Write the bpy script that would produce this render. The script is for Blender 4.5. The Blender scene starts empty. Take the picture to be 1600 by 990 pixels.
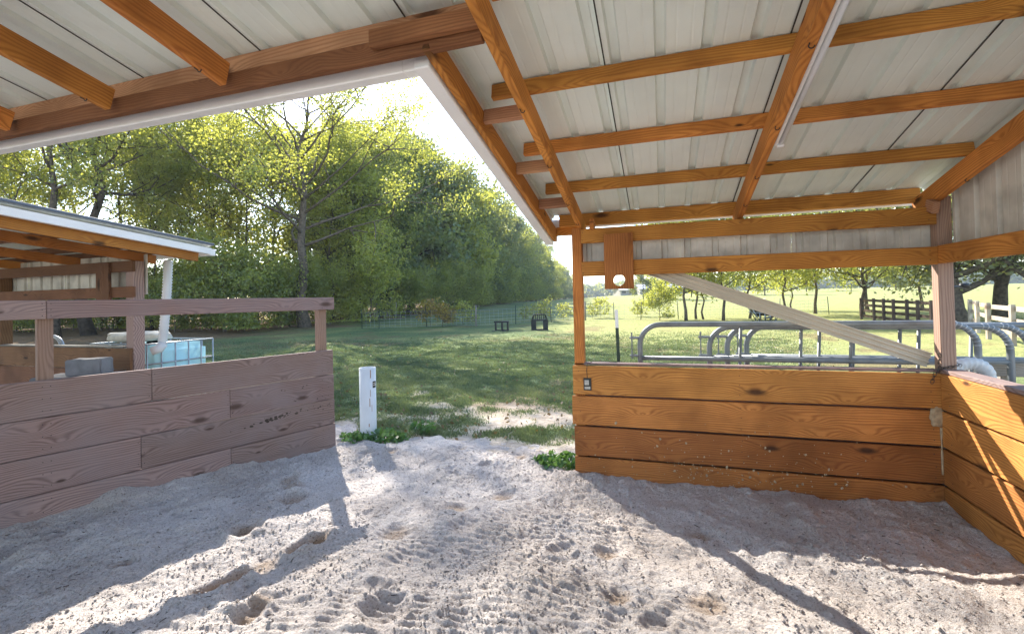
import bpy, bmesh, math, random
import numpy as np
from mathutils import Vector, Matrix

scene = bpy.context.scene
COL = scene.collection
rnd = random.Random(7)

# ------------------------------------------------------------------ camera
YAW, PITCH, ROLL = 0.3087, 0.0138, 0.0222
cam_d = bpy.data.cameras.new("camera")
cam = bpy.data.objects.new("camera", cam_d); COL.objects.link(cam)
_r = Vector((math.cos(YAW), math.sin(YAW), 0)); _f0 = Vector((-math.sin(YAW), math.cos(YAW), 0)); _u0 = Vector((0, 0, 1))
_f = _f0*math.cos(PITCH) + _u0*math.sin(PITCH); _u = -_f0*math.sin(PITCH) + _u0*math.cos(PITCH)
_cx = _r*math.cos(ROLL) - _u*math.sin(ROLL); _cy = _r*math.sin(ROLL) + _u*math.cos(ROLL)
_m = Matrix((( _cx.x, _cy.x, -_f.x, 0), (_cx.y, _cy.y, -_f.y, 0), (_cx.z, _cy.z, -_f.z, 1.65), (0, 0, 0, 1)))
cam.matrix_world = _m
cam_d.sensor_width = 36.0
cam_d.lens = 728.5554/1600*36
cam_d.shift_y = -37.173/1600
cam_d.clip_start = 0.05
cam_d.clip_end = 5000
scene.camera = cam

# ------------------------------------------------------------------ light
SUN_AZ, SUN_EL = math.radians(-43.5), math.radians(36.5)
world = bpy.data.worlds.new("World"); scene.world = world; world.use_nodes = True
wn = world.node_tree
sky = wn.nodes.new("ShaderNodeTexSky"); sky.sky_type = 'NISHITA'; sky.sun_disc = False
sky.sun_elevation = SUN_EL; sky.sun_rotation = SUN_AZ
sky.air_density = 1.0; sky.dust_density = 0.5; sky.ozone_density = 1.0
wn.links.new(sky.outputs[0], wn.nodes["Background"].inputs[0])
wn.nodes["Background"].inputs[1].default_value = 0.15
sun_d = bpy.data.lights.new("sun", 'SUN'); sun_d.energy = 5.0; sun_d.angle = math.radians(0.5); sun_d.color = (1.0, 0.93, 0.82)
sun = bpy.data.objects.new("sun", sun_d); COL.objects.link(sun)
_sd = Vector((math.sin(SUN_AZ)*math.cos(SUN_EL), math.cos(SUN_AZ)*math.cos(SUN_EL), math.sin(SUN_EL)))
sun.rotation_euler = (-_sd).to_track_quat('-Z', 'Y').to_euler()
sun.location = (-20, 20, 30)
scene.view_settings.view_transform = 'Standard'
scene.view_settings.look = 'None'
scene.view_settings.gamma = 1.0
scene.view_settings.use_curve_mapping = False
scene.view_settings.exposure = 1.62
scene.cycles.max_bounces = 10
scene.cycles.diffuse_bounces = 6
scene.cycles.transmission_bounces = 6
scene.cycles.use_denoising = True

# ------------------------------------------------------------------ materials
def newmat(name):
    m = bpy.data.materials.new(name); m.use_nodes = True
    nt = m.node_tree; b = nt.nodes["Principled BSDF"]
    return m, nt, b
def N(nt, t, **kw):
    n = nt.nodes.new(t)
    for k, v in kw.items(): setattr(n, k, v)
    return n
def math_n(nt, op, a=None, b=None, c=None):
    n = N(nt, "ShaderNodeMath", operation=op)
    for i, v in enumerate((a, b, c)):
        if v is None: continue
        if isinstance(v, (int, float)): n.inputs[i].default_value = v
        else: nt.links.new(v, n.inputs[i])
    return n.outputs[0]
def ramp(nt, src, stops):
    n = N(nt, "ShaderNodeValToRGB"); e = n.color_ramp.elements
    while len(e) < len(stops): e.new(0.5)
    for i, (p, c) in enumerate(stops):
        e[i].position = p; e[i].color = (*c, 1) if len(c) == 3 else c
    nt.links.new(src, n.inputs[0]); return n.outputs[0]
def mixc(nt, fac, a, b, mode='MIX'):
    n = N(nt, "ShaderNodeMix", data_type='RGBA', blend_type=mode)
    for i, v in ((0, fac), (6, a), (7, b)):
        if isinstance(v, (int, float)): n.inputs[i].default_value = v
        elif isinstance(v, tuple): n.inputs[i].default_value = (*v, 1)
        else: nt.links.new(v, n.inputs[i])
    return n.outputs[2]

def wood(name, early, late, knot, ring=330.0, rough=0.75, knots=1.0, grey=None, contrast=1.0):
    """board with its length along local X and its width along local Z"""
    m, nt, b = newmat(name)
    L = nt.links
    tc = N(nt, "ShaderNodeTexCoord"); oi = N(nt, "ShaderNodeObjectInfo")
    off = N(nt, "ShaderNodeCombineXYZ")
    L.new(math_n(nt, 'MULTIPLY', oi.outputs["Random"], 61.0), off.inputs[0])
    L.new(math_n(nt, 'MULTIPLY', oi.outputs["Random"], 17.3), off.inputs[2])
    add = N(nt, "ShaderNodeVectorMath", operation='ADD'); L.new(tc.outputs["Object"], add.inputs[0]); L.new(off.outputs[0], add.inputs[1])
    P = add.outputs[0]
    # knots: sparse cells stretched along the board
    sep = N(nt, "ShaderNodeSeparateXYZ"); L.new(P, sep.inputs[0])
    mk = N(nt, "ShaderNodeCombineXYZ"); L.new(math_n(nt, 'MULTIPLY', sep.outputs[0], 1.7), mk.inputs[0]); L.new(math_n(nt, 'MULTIPLY', sep.outputs[2], 5.0), mk.inputs[1])
    vo = N(nt, "ShaderNodeTexVoronoi", feature='F1', voronoi_dimensions='2D'); vo.inputs["Scale"].default_value = 1.0; vo.inputs["Randomness"].default_value = 1.0
    L.new(mk.outputs[0], vo.inputs["Vector"])
    kd = vo.outputs["Distance"]
    # slow warp of the grain
    mw = N(nt, "ShaderNodeMapping"); mw.inputs["Scale"].default_value = (0.9, 1.0, 4.0); L.new(P, mw.inputs[0])
    nw = N(nt, "ShaderNodeTexNoise"); nw.inputs["Scale"].default_value = 1.0; nw.inputs["Detail"].default_value = 3.0; L.new(mw.outputs[0], nw.inputs["Vector"])
    bulge = math_n(nt, 'POWER', math_n(nt, 'MAXIMUM', math_n(nt, 'SUBTRACT', 0.55, kd), 0.0), 2.0)
    rc = math_n(nt, 'ADD', math_n(nt, 'MULTIPLY', sep.outputs[2], ring), math_n(nt, 'MULTIPLY', nw.outputs[0], 36.0))
    rc = math_n(nt, 'ADD', rc, math_n(nt, 'MULTIPLY', sep.outputs[1], ring*0.6))
    rc = math_n(nt, 'ADD', rc, math_n(nt, 'MULTIPLY', bulge, 95.0*knots))
    sn = math_n(nt, 'ADD', math_n(nt, 'MULTIPLY', math_n(nt, 'SINE', rc), 0.5), 0.5)
    sn = math_n(nt, 'POWER', sn, 1.8)
    # fine fibre
    mf = N(nt, "ShaderNodeMapping"); mf.inputs["Scale"].default_value = (3.0, 90.0, 140.0); L.new(P, mf.inputs[0])
    nf = N(nt, "ShaderNodeTexNoise"); nf.inputs["Scale"].default_value = 1.0; nf.inputs["Detail"].default_value = 4.0; L.new(mf.outputs[0], nf.inputs["Vector"])
    g = math_n(nt, 'ADD', math_n(nt, 'MULTIPLY', sn, 0.6*contrast), math_n(nt, 'MULTIPLY', math_n(nt, 'SUBTRACT', nf.outputs[0], 0.4), 0.9))
    colr = mixc(nt, math_n(nt, 'MINIMUM', math_n(nt, 'MAXIMUM', g, 0.0), 1.0), early, late)
    # board to board tone
    hs = N(nt, "ShaderNodeHueSaturation"); L.new(colr, hs.inputs["Color"])
    L.new(math_n(nt, 'ADD', math_n(nt, 'MULTIPLY', oi.outputs["Random"], 0.5), 0.75), hs.inputs["Value"])
    L.new(math_n(nt, 'ADD', math_n(nt, 'MULTIPLY', math_n(nt, 'FRACT', math_n(nt, 'MULTIPLY', oi.outputs["Random"], 7.3)), 0.016), 0.490), hs.inputs["Hue"])
    colr = hs.outputs[0]
    # weathered blotches
    nb = N(nt, "ShaderNodeTexNoise"); nb.inputs["Scale"].default_value = 2.2; nb.inputs["Detail"].default_value = 5.0; L.new(P, nb.inputs["Vector"])
    bl = ramp(nt, nb.outputs[0], [(0.42, (0, 0, 0)), (0.68, (1, 1, 1))])
    colr = mixc(nt, math_n(nt, 'MULTIPLY', bl, 0.55), colr, grey if grey else tuple(c*0.55 for c in late))
    km = ramp(nt, kd, [(0.05, (1, 1, 1)), (0.085, (0.75, 0.75, 0.75)), (0.15, (0, 0, 0))])
    # only some of the cells carry a knot
    ks = math_n(nt, 'GREATER_THAN', N(nt, "ShaderNodeSeparateColor").outputs[0], 0.74)
    sc = nt.nodes[-1] if False else [n for n in nt.nodes if n.bl_idname == "ShaderNodeSeparateColor"][-1]
    L.new(vo.outputs["Color"], sc.inputs[0])
    kd = math_n(nt, 'DIVIDE', kd, math_n(nt, 'ADD', math_n(nt, 'MULTIPLY', sc.outputs[1], 0.9), 0.35))
    km = ramp(nt, kd, [(0.05, (1, 1, 1)), (0.085, (0.75, 0.75, 0.75)), (0.15, (0, 0, 0))])
    km = math_n(nt, 'MULTIPLY', math_n(nt, 'MULTIPLY', km, ks), min(1.0, 0.9*knots))
    colr = mixc(nt, km, colr, knot)
    L.new(colr, b.inputs["Base Color"])
    b.inputs["Roughness"].default_value = rough
    b.inputs["Specular IOR Level"].default_value = 0.25
    bp = N(nt, "ShaderNodeBump"); bp.inputs["Strength"].default_value = 0.35; bp.inputs["Distance"].default_value = 0.004
    L.new(g, bp.inputs["Height"]); L.new(bp.outputs[0], b.inputs["Normal"])
    return m

def plain(name, col, rough=0.6, metal=0.0, var=0.12, scale=6.0, bump=0.15, dirt=None, spec=0.4, bumpscale=40.0):
    m, nt, b = newmat(name); L = nt.links
    tc = N(nt, "ShaderNodeTexCoord")
    n1 = N(nt, "ShaderNodeTexNoise"); n1.inputs["Scale"].default_value = scale; n1.inputs["Detail"].default_value = 6.0
    L.new(tc.outputs["Object"], n1.inputs["Vector"])
    lo = tuple(c*(1-var*2) for c in col) if dirt is None else dirt
    c = ramp(nt, n1.outputs[0], [(0.32, lo), (0.58, col)])
    L.new(c, b.inputs["Base Color"])
    b.inputs["Roughness"].default_value = rough; b.inputs["Metallic"].default_value = metal
    b.inputs["Specular IOR Level"].default_value = spec
    n2 = N(nt, "ShaderNodeTexNoise"); n2.inputs["Scale"].default_value = bumpscale; n2.inputs["Detail"].default_value = 4.0
    L.new(tc.outputs["Object"], n2.inputs["Vector"])
    bp = N(nt, "ShaderNodeBump"); bp.inputs["Strength"].default_value = bump; bp.inputs["Distance"].default_value = 0.01
    L.new(n2.outputs[0], bp.inputs["Height"]); L.new(bp.outputs[0], b.inputs["Normal"])
    return m

def leafmat(name, stops, trans=0.5, through=(0.70, 0.68, 0.09)):
    m = bpy.data.materials.new(name); m.use_nodes = True; nt = m.node_tree; nt.nodes.clear(); L = nt.links
    out = N(nt, "ShaderNodeOutputMaterial"); at = N(nt, "ShaderNodeAttribute"); at.attribute_name = "tint"
    oi = N(nt, "ShaderNodeObjectInfo")
    f = math_n(nt, 'ADD', at.outputs["Fac"], math_n(nt, 'MULTIPLY', math_n(nt, 'SUBTRACT', oi.outputs["Random"], 0.5), 0.22))
    c = ramp(nt, f, stops)
    d = N(nt, "ShaderNodeBsdfDiffuse"); t = N(nt, "ShaderNodeBsdfTranslucent"); g = N(nt, "ShaderNodeBsdfGlossy"); g.inputs["Roughness"].default_value = 0.45
    L.new(c, d.inputs[0])
    tcol = mixc(nt, 0.65, c, through); L.new(tcol, t.inputs[0])
    mx = N(nt, "ShaderNodeMixShader"); mx.inputs[0].default_value = trans; L.new(d.outputs[0], mx.inputs[1]); L.new(t.outputs[0], mx.inputs[2])
    m2 = N(nt, "ShaderNodeMixShader"); m2.inputs[0].default_value = 0.06; L.new(mx.outputs[0], m2.inputs[1]); L.new(g.outputs[0], m2.inputs[2])
    L.new(m2.outputs[0], out.inputs[0])
    return m

M = {}
M['wood'] = wood("stained_pine", (0.58, 0.255, 0.055), (0.30, 0.105, 0.022), (0.045, 0.02, 0.01))
M['plank'] = wood("orange_plank", (0.54, 0.235, 0.06), (0.26, 0.09, 0.022), (0.05, 0.022, 0.012))
M['weather'] = wood("weathered_plank", (0.34, 0.235, 0.205), (0.13, 0.08, 0.068), (0.07, 0.04, 0.03), grey=(0.25, 0.20, 0.20))
M['rough'] = wood("rough_sawn", (0.50, 0.28, 0.16), (0.30, 0.145, 0.075), (0.07, 0.03, 0.015), rough=0.9)
M['postwood'] = wood('weathered_post', (0.40, 0.27, 0.20), (0.22, 0.13, 0.09), (0.07, 0.04, 0.03), grey=(0.24, 0.17, 0.14))
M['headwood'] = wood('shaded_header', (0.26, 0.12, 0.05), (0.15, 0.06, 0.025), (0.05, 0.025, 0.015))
M['dark'] = wood("dark_lumber", (0.20, 0.10, 0.05), (0.11, 0.05, 0.025), (0.03, 0.015, 0.01))
M['greywood'] = wood("grey_lumber", (0.36, 0.33, 0.28), (0.22, 0.19, 0.16), (0.08, 0.06, 0.05))
M['sunlitfence'] = wood("sunlit_fence_board", (0.55, 0.47, 0.38), (0.38, 0.30, 0.23), (0.12, 0.08, 0.06))  # sunlight on this stretch of fence put into a paler board colour
M['backlitfence'] = wood("backlit_fence_board", (0.16, 0.11, 0.08), (0.09, 0.06, 0.045), (0.04, 0.03, 0.02))  # same fence seen backlit, its shade put into a darker board colour
M['roof'] = plain("white_roof_metal", (0.74, 0.81, 0.76), 0.38, 0.0, 0.05, 2.5, 0.03, spec=0.5)
M['siding'] = plain("dusty_siding_metal", (0.62, 0.59, 0.53), 0.6, 0.0, 0.16, 5.0, 0.05)
M['trim'] = plain("white_trim", (0.80, 0.80, 0.80), 0.45, 0.0, 0.04, 3.0, 0.02)
M['roofdark'] = plain("blue_grey_roof_edge", (0.10, 0.12, 0.16), 0.45, 0.2, 0.1, 4.0, 0.03)
M['galv'] = plain("grey_gate_pipe", (0.20, 0.22, 0.235), 0.42, 0.2, 0.15, 9.0, 0.05)
M['steel'] = plain("galvanised_steel", (0.42, 0.44, 0.46), 0.4, 0.7, 0.15, 9.0, 0.05)
M['pvc'] = plain("white_pvc", (0.66, 0.68, 0.70), 0.4, 0.0, 0.06, 3.0, 0.02, spec=0.4)
M['stain'] = plain("rust_stain", (0.40, 0.22, 0.13), 0.8, 0.0, 0.2, 20.0, 0.1)
M['tank'] = plain("white_tank_plastic", (0.46, 0.76, 0.78), 0.35, 0.0, 0.04, 2.0, 0.02)
M['cloth'] = plain("sack_cloth", (0.62, 0.58, 0.50), 0.9, 0.0, 0.12, 12.0, 0.4)
M['concrete'] = plain("grey_block", (0.20, 0.20, 0.21), 0.9, 0.0, 0.15, 8.0, 0.5)
M['black'] = plain("black_paint", (0.018, 0.018, 0.02), 0.5, 0.0, 0.2, 9.0, 0.1)
M['tgreen'] = plain("green_post_paint", (0.035, 0.06, 0.04), 0.55, 0.0, 0.2, 15.0, 0.1)
M['chain'] = plain("rusty_chain", (0.10, 0.08, 0.065), 0.5, 0.7, 0.2, 40.0, 0.2)
M['vinyl'] = plain("beige_trim_channel", (0.56, 0.50, 0.40), 0.5, 0.0, 0.05, 4.0, 0.03)
M['mud'] = plain("dried_mud", (0.50, 0.38, 0.24), 0.95, 0.0, 0.2, 30.0, 0.8)
M['bark'] = plain("grey_bark", (0.15, 0.12, 0.095), 0.95, 0.0, 0.3, 7.0, 1.0, bumpscale=14.0)
M['barkdark'] = plain("dark_bark", (0.085, 0.065, 0.05), 0.95, 0.0, 0.3, 7.0, 1.0, bumpscale=14.0)
M['tag'] = plain("dark_tag", (0.03, 0.028, 0.025), 0.5, 0.0, 0.1, 20, 0.05)
M['tagprint'] = plain("pale_print", (0.5, 0.47, 0.42), 0.6, 0.0, 0.2, 60, 0.05)
M['houseroof'] = plain("pale_house_roof", (0.55, 0.56, 0.58), 0.6, 0.0, 0.05, 0.4, 0.02)
M['housewall'] = plain("pale_house_wall", (0.45, 0.43, 0.40), 0.8, 0.0, 0.08, 0.6, 0.02)
M['glassdark'] = plain("dark_window", (0.03, 0.035, 0.045), 0.2, 0.0, 0.05, 1.0, 0.0)
M['leaf_bright'] = leafmat("leaf_bright", [(0.0, (0.06, 0.12, 0.035)), (0.45, (0.13, 0.20, 0.05)), (0.8, (0.25, 0.29, 0.06)), (1.0, (0.46, 0.40, 0.07))], 0.62)
M['leaf_green'] = leafmat("leaf_green", [(0.0, (0.045, 0.10, 0.035)), (0.5, (0.095, 0.17, 0.055)), (1.0, (0.23, 0.28, 0.07))], 0.58)
M['leaf_pine'] = leafmat("leaf_pine", [(0.0, (0.03, 0.07, 0.04)), (0.6, (0.065, 0.125, 0.06)), (1.0, (0.14, 0.18, 0.06))], 0.35)
M['leaf_far'] = leafmat('leaf_far', [(0.0, (0.03, 0.075, 0.04)), (0.5, (0.07, 0.135, 0.06)), (1.0, (0.17, 0.21, 0.07))], 0.35)
M['leaf_silver'] = leafmat("leaf_silver", [(0.0, (0.05, 0.085, 0.04)), (0.5, (0.12, 0.17, 0.085)), (1.0, (0.32, 0.34, 0.22))], 0.4)
M['leaf_red'] = leafmat("leaf_red", [(0.0, (0.10, 0.06, 0.02)), (0.5, (0.24, 0.10, 0.03)), (1.0, (0.28, 0.24, 0.05))], 0.45)
M['litterleaf'] = leafmat('dry_leaf', [(0.0, (0.10, 0.06, 0.03)), (0.6, (0.22, 0.14, 0.06)), (1.0, (0.30, 0.24, 0.09))], 0.15, (0.3, 0.2, 0.06))
M['weed'] = leafmat("weed_leaf", [(0.0, (0.04, 0.11, 0.025)), (1.0, (0.10, 0.24, 0.05))], 0.35, (0.25, 0.42, 0.08))
M['grass'] = leafmat("grass_blade", [(0.0, (0.035, 0.07, 0.035)), (0.55, (0.085, 0.13, 0.06)), (1.0, (0.24, 0.24, 0.11))], 0.35, (0.30, 0.37, 0.12))

# sand
def sandmat():
    m, nt, b = newmat("pale_sand"); L = nt.links
    tc = N(nt, "ShaderNodeTexCoord"); P = tc.outputs["Object"]
    n1 = N(nt, "ShaderNodeTexNoise"); n1.inputs["Scale"].default_value = 1.7; n1.inputs["Detail"].default_value = 8; L.new(P, n1.inputs["Vector"])
    at = N(nt, "ShaderNodeAttribute"); at.attribute_name = "damp"
    c = ramp(nt, n1.outputs[0], [(0.33, (0.55, 0.49, 0.45)), (0.62, (0.68, 0.63, 0.60))])
    c = mixc(nt, at.outputs["Fac"], c, (0.34, 0.215, 0.11))
    n2 = N(nt, "ShaderNodeTexNoise"); n2.inputs["Scale"].default_value = 75; n2.inputs["Detail"].default_value = 6; n2.inputs["Roughness"].default_value = 0.7; L.new(P, n2.inputs["Vector"])
    sp = ramp(nt, n2.outputs[0], [(0.36, (0.66, 0.61, 0.57)), (0.5, (1, 1, 1))])
    c = mixc(nt, 1.0, c, sp, 'MULTIPLY')
    # bits of bark and straw lying in it
    vo = N(nt, "ShaderNodeTexVoronoi"); vo.inputs["Scale"].default_value = 26; L.new(P, vo.inputs["Vector"])
    bits = math_n(nt, 'LESS_THAN', vo.outputs["Distance"], 0.16)
    c = mixc(nt, math_n(nt, 'MULTIPLY', bits, 0.5), c, (0.11, 0.08, 0.06))
    L.new(c, b.inputs["Base Color"]); b.inputs["Roughness"].default_value = 0.95; b.inputs["Specular IOR Level"].default_value = 0.15
    n3 = N(nt, "ShaderNodeTexNoise"); n3.inputs["Scale"].default_value = 46; n3.inputs["Detail"].default_value = 8; n3.inputs["Roughness"].default_value = 0.72; L.new(P, n3.inputs["Vector"])
    bp = N(nt, "ShaderNodeBump"); bp.inputs["Strength"].default_value = 1.0; bp.inputs["Distance"].default_value = 0.035
    L.new(n3.outputs[0], bp.inputs["Height"]); L.new(bp.outputs[0], b.inputs["Normal"])
    return m
M['sand'] = sandmat()

def groundmat():
    m, nt, b = newmat("pasture"); L = nt.links
    tc = N(nt, "ShaderNodeTexCoord"); P = tc.outputs["Object"]
    at = N(nt, "ShaderNodeAttribute"); at.attribute_name = "grass"
    al = N(nt, "ShaderNodeAttribute"); al.attribute_name = "litter"
    n1 = N(nt, "ShaderNodeTexNoise"); n1.inputs["Scale"].default_value = 0.35; n1.inputs["Detail"].default_value = 8; L.new(P, n1.inputs["Vector"])
    n2 = N(nt, "ShaderNodeTexNoise"); n2.inputs["Scale"].default_value = 9; n2.inputs["Detail"].default_value = 8; n2.inputs["Roughness"].default_value = 0.7; L.new(P, n2.inputs["Vector"])
    g = ramp(nt, n1.outputs[0], [(0.3, (0.10, 0.15, 0.08)), (0.5, (0.16, 0.205, 0.095)), (0.7, (0.29, 0.28, 0.13))])
    af = N(nt, "ShaderNodeAttribute"); af.attribute_name = "hay"
    g = mixc(nt, af.outputs["Fac"], g, (0.37, 0.37, 0.16))
    g2 = ramp(nt, n2.outputs[0], [(0.3, (0.45, 0.5, 0.4)), (0.6, (1.1, 1.1, 1.0))])
    g = mixc(nt, 1.0, g, g2, 'MULTIPLY')
    s = ramp(nt, n2.outputs[0], [(0.3, (0.34, 0.27, 0.20)), (0.6, (0.55, 0.47, 0.39))])
    lt = ramp(nt, n2.outputs[0], [(0.3, (0.10, 0.065, 0.04)), (0.65, (0.26, 0.17, 0.10))])
    c = mixc(nt, at.outputs["Fac"], s, g)
    c = mixc(nt, al.outputs["Fac"], c, lt)
    L.new(c, b.inputs["Base Color"]); b.inputs["Roughness"].default_value = 0.95; b.inputs["Specular IOR Level"].default_value = 0.1
    bp = N(nt, "ShaderNodeBump"); bp.inputs["Strength"].default_value = 0.9; bp.inputs["Distance"].default_value = 0.05
    n3 = N(nt, "ShaderNodeTexNoise"); n3.inputs["Scale"].default_value = 22; n3.inputs["Detail"].default_value = 6; L.new(P, n3.inputs["Vector"])
    L.new(n3.outputs[0], bp.inputs["Height"]); L.new(bp.outputs[0], b.inputs["Normal"])
    return m
M['ground'] = groundmat()

# ------------------------------------------------------------------ helpers
def tag(o, label=None, cat=None, group=None, kind=None):
    if label: o['label'] = label
    if cat: o['category'] = cat
    if group: o['group'] = group
    if kind: o['kind'] = kind
    return o
def mesh_obj(name, verts, faces, mat, parent=None, smooth=False, world=None):
    me = bpy.data.meshes.new(name)
    me.from_pydata([tuple(v) for v in verts], [], faces); me.update()
    if smooth: me.polygons.foreach_set('use_smooth', [True]*len(me.polygons))
    me.materials.append(mat)
    o = bpy.data.objects.new(name, me); COL.objects.link(o)
    place(o, world, parent)
    return o
def place(o, world=None, parent=None):
    w = world if world is not None else Matrix.Identity(4)
    if parent is not None:
        o.parent = parent
        pw = parent.matrix_basis.copy(); q = parent.parent
        while q is not None: pw = q.matrix_basis @ pw; q = q.parent
        o.matrix_basis = pw.inverted() @ w
    else: o.matrix_basis = w
def empty(name, loc, label, cat, group=None, rz=0.0):
    o = bpy.data.objects.new(name, None); COL.objects.link(o); o.empty_display_size = 0.2
    o.matrix_basis = Matrix.Translation(loc) @ Matrix.Rotation(rz, 4, 'Z')
    return tag(o, label, cat, group)
def cbox(L, T, W, c=0.004):
    """chamfered box centred on the origin: length X, thickness Y, width Z"""
    bm = bmesh.new(); bmesh.ops.create_cube(bm, size=1.0)
    bmesh.ops.scale(bm, vec=(L, T, W), verts=bm.verts)
    if c > 0: bmesh.ops.bevel(bm, geom=bm.edges[:], offset=min(c, T*0.3, W*0.3), segments=1, affect='EDGES')
    return bm
def bm_obj(name, bm, mat, parent=None, world=None, smooth=False):
    me = bpy.data.meshes.new(name); bm.to_mesh(me); bm.free()
    if smooth: me.polygons.foreach_set('use_smooth', [True]*len(me.polygons))
    me.materials.append(mat); o = bpy.data.objects.new(name, me); COL.objects.link(o); place(o, world, parent)
    return o
def board(name, a, b, W, T, mat, parent=None, up=(0, 0, 1), c=0.004):
    """board from a to b (centre line), W wide along 'up', T thick"""
    a, b = Vector(a), Vector(b); x = (b-a); L = x.length; x.normalize()
    z = Vector(up); z = (z - x*z.dot(x)).normalized(); y = z.cross(x)
    mid = (a+b)/2
    w = Matrix(((x.x, y.x, z.x, mid.x), (x.y, y.y, z.y, mid.y), (x.z, y.z, z.z, mid.z), (0, 0, 0, 1)))
    return bm_obj(name, cbox(L, T, W, c), mat, parent, w)
def tube_data(pts, rad, n=8, closed=False, caps=True):
    pts = [Vector(p) for p in pts]; rads = rad if isinstance(rad, (list, tuple)) else [rad]*len(pts)
    V, F = [], []; k = len(pts); prev = None
    for i, p in enumerate(pts):
        if closed: t = pts[(i+1) % k] - pts[i-1]
        else: t = pts[min(i+1, k-1)] - pts[max(i-1, 0)]
        t.normalize()
        ref = prev if prev is not None else (Vector((0, 0, 1)) if abs(t.z) < 0.9 else Vector((1, 0, 0)))
        u = (ref - t*ref.dot(t));
        if u.length < 1e-4: u = t.orthogonal()
        u.normalize(); prev = u; v = t.cross(u)
        for j in range(n):
            a = 2*math.pi*j/n; V.append(p + (u*math.cos(a) + v*math.sin(a))*rads[i])
    m = k if closed else k-1
    for i in range(m):
        for j in range(n):
            a, b = i*n+j, i*n+(j+1) % n; c, d = ((i+1) % k)*n+(j+1) % n, ((i+1) % k)*n+j
            F.append((a, b, c, d))
    if caps and not closed:
        F.append(tuple(range(n))[::-1]); F.append(tuple((k-1)*n+j for j in range(n)))
    return V, F
def tube(name, pts, rad, mat, parent=None, n=8, closed=False, smooth=True):
    V, F = tube_data(pts, rad, n, closed); return mesh_obj(name, V, F, mat, parent, smooth)
class MB:
    def __init__(s): s.V, s.F = [], []
    def add(s, V, F):
        o = len(s.V); s.V += [tuple(v) for v in V]; s.F += [tuple(i+o for i in f) for f in F]
    def tube(s, pts, r, n=8, closed=False): s.add(*tube_data(pts, r, n, closed))
    def box(s, lo, hi):
        x0, y0, z0 = lo; x1, y1, z1 = hi
        s.add([(x0,y0,z0),(x1,y0,z0),(x1,y1,z0),(x0,y1,z0),(x0,y0,z1),(x1,y0,z1),(x1,y1,z1),(x0,y1,z1)],
              [(0,3,2,1),(4,5,6,7),(0,1,5,4),(1,2,6,5),(2,3,7,6),(3,0,4,7)])
    def build(s, name, mat, parent=None, smooth=False): return mesh_obj(name, s.V, s.F, mat, parent, smooth)

# value noise
class VN:
    def __init__(s, seed): s.g = np.random.default_rng(seed).random((256, 256))
    def __call__(s, x, y):
        xi = np.floor(x).astype(int); yi = np.floor(y).astype(int); fx = x-xi; fy = y-yi
        fx = fx*fx*(3-2*fx); fy = fy*fy*(3-2*fy)
        g = s.g; a = g[xi % 256, yi % 256]; b = g[(xi+1) % 256, yi % 256]; c = g[xi % 256, (yi+1) % 256]; d = g[(xi+1) % 256, (yi+1) % 256]
        return (a*(1-fx)+b*fx)*(1-fy) + (c*(1-fx)+d*fx)*fy - 0.5
    def fbm(s, x, y, o=4, gain=0.5):
        r = 0; a = 1.0
        for i in range(o): r = r + a*s(x*2**i+13.7*i, y*2**i+7.1*i); a *= gain
        return r
vn = VN(3); vn2 = VN(11)
def ss(a, b, x):
    t = np.clip((x-a)/(b-a), 0, 1); return t*t*(3-2*t)
def gz(x, y):
    x = np.asarray(x, float); y = np.asarray(y, float)
    d = np.hypot(x, y); az = np.arctan2(x, y)+YAW
    az = np.where(y < 0, 0, az)
    return -0.05*ss(4, 6, d) + 1.15*ss(12, 110, d) + 1.9*ss(70, 200, d)*ss(0.08, 0.3, az)
def gzz(x, y): return float(gz(x, y))

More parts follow.
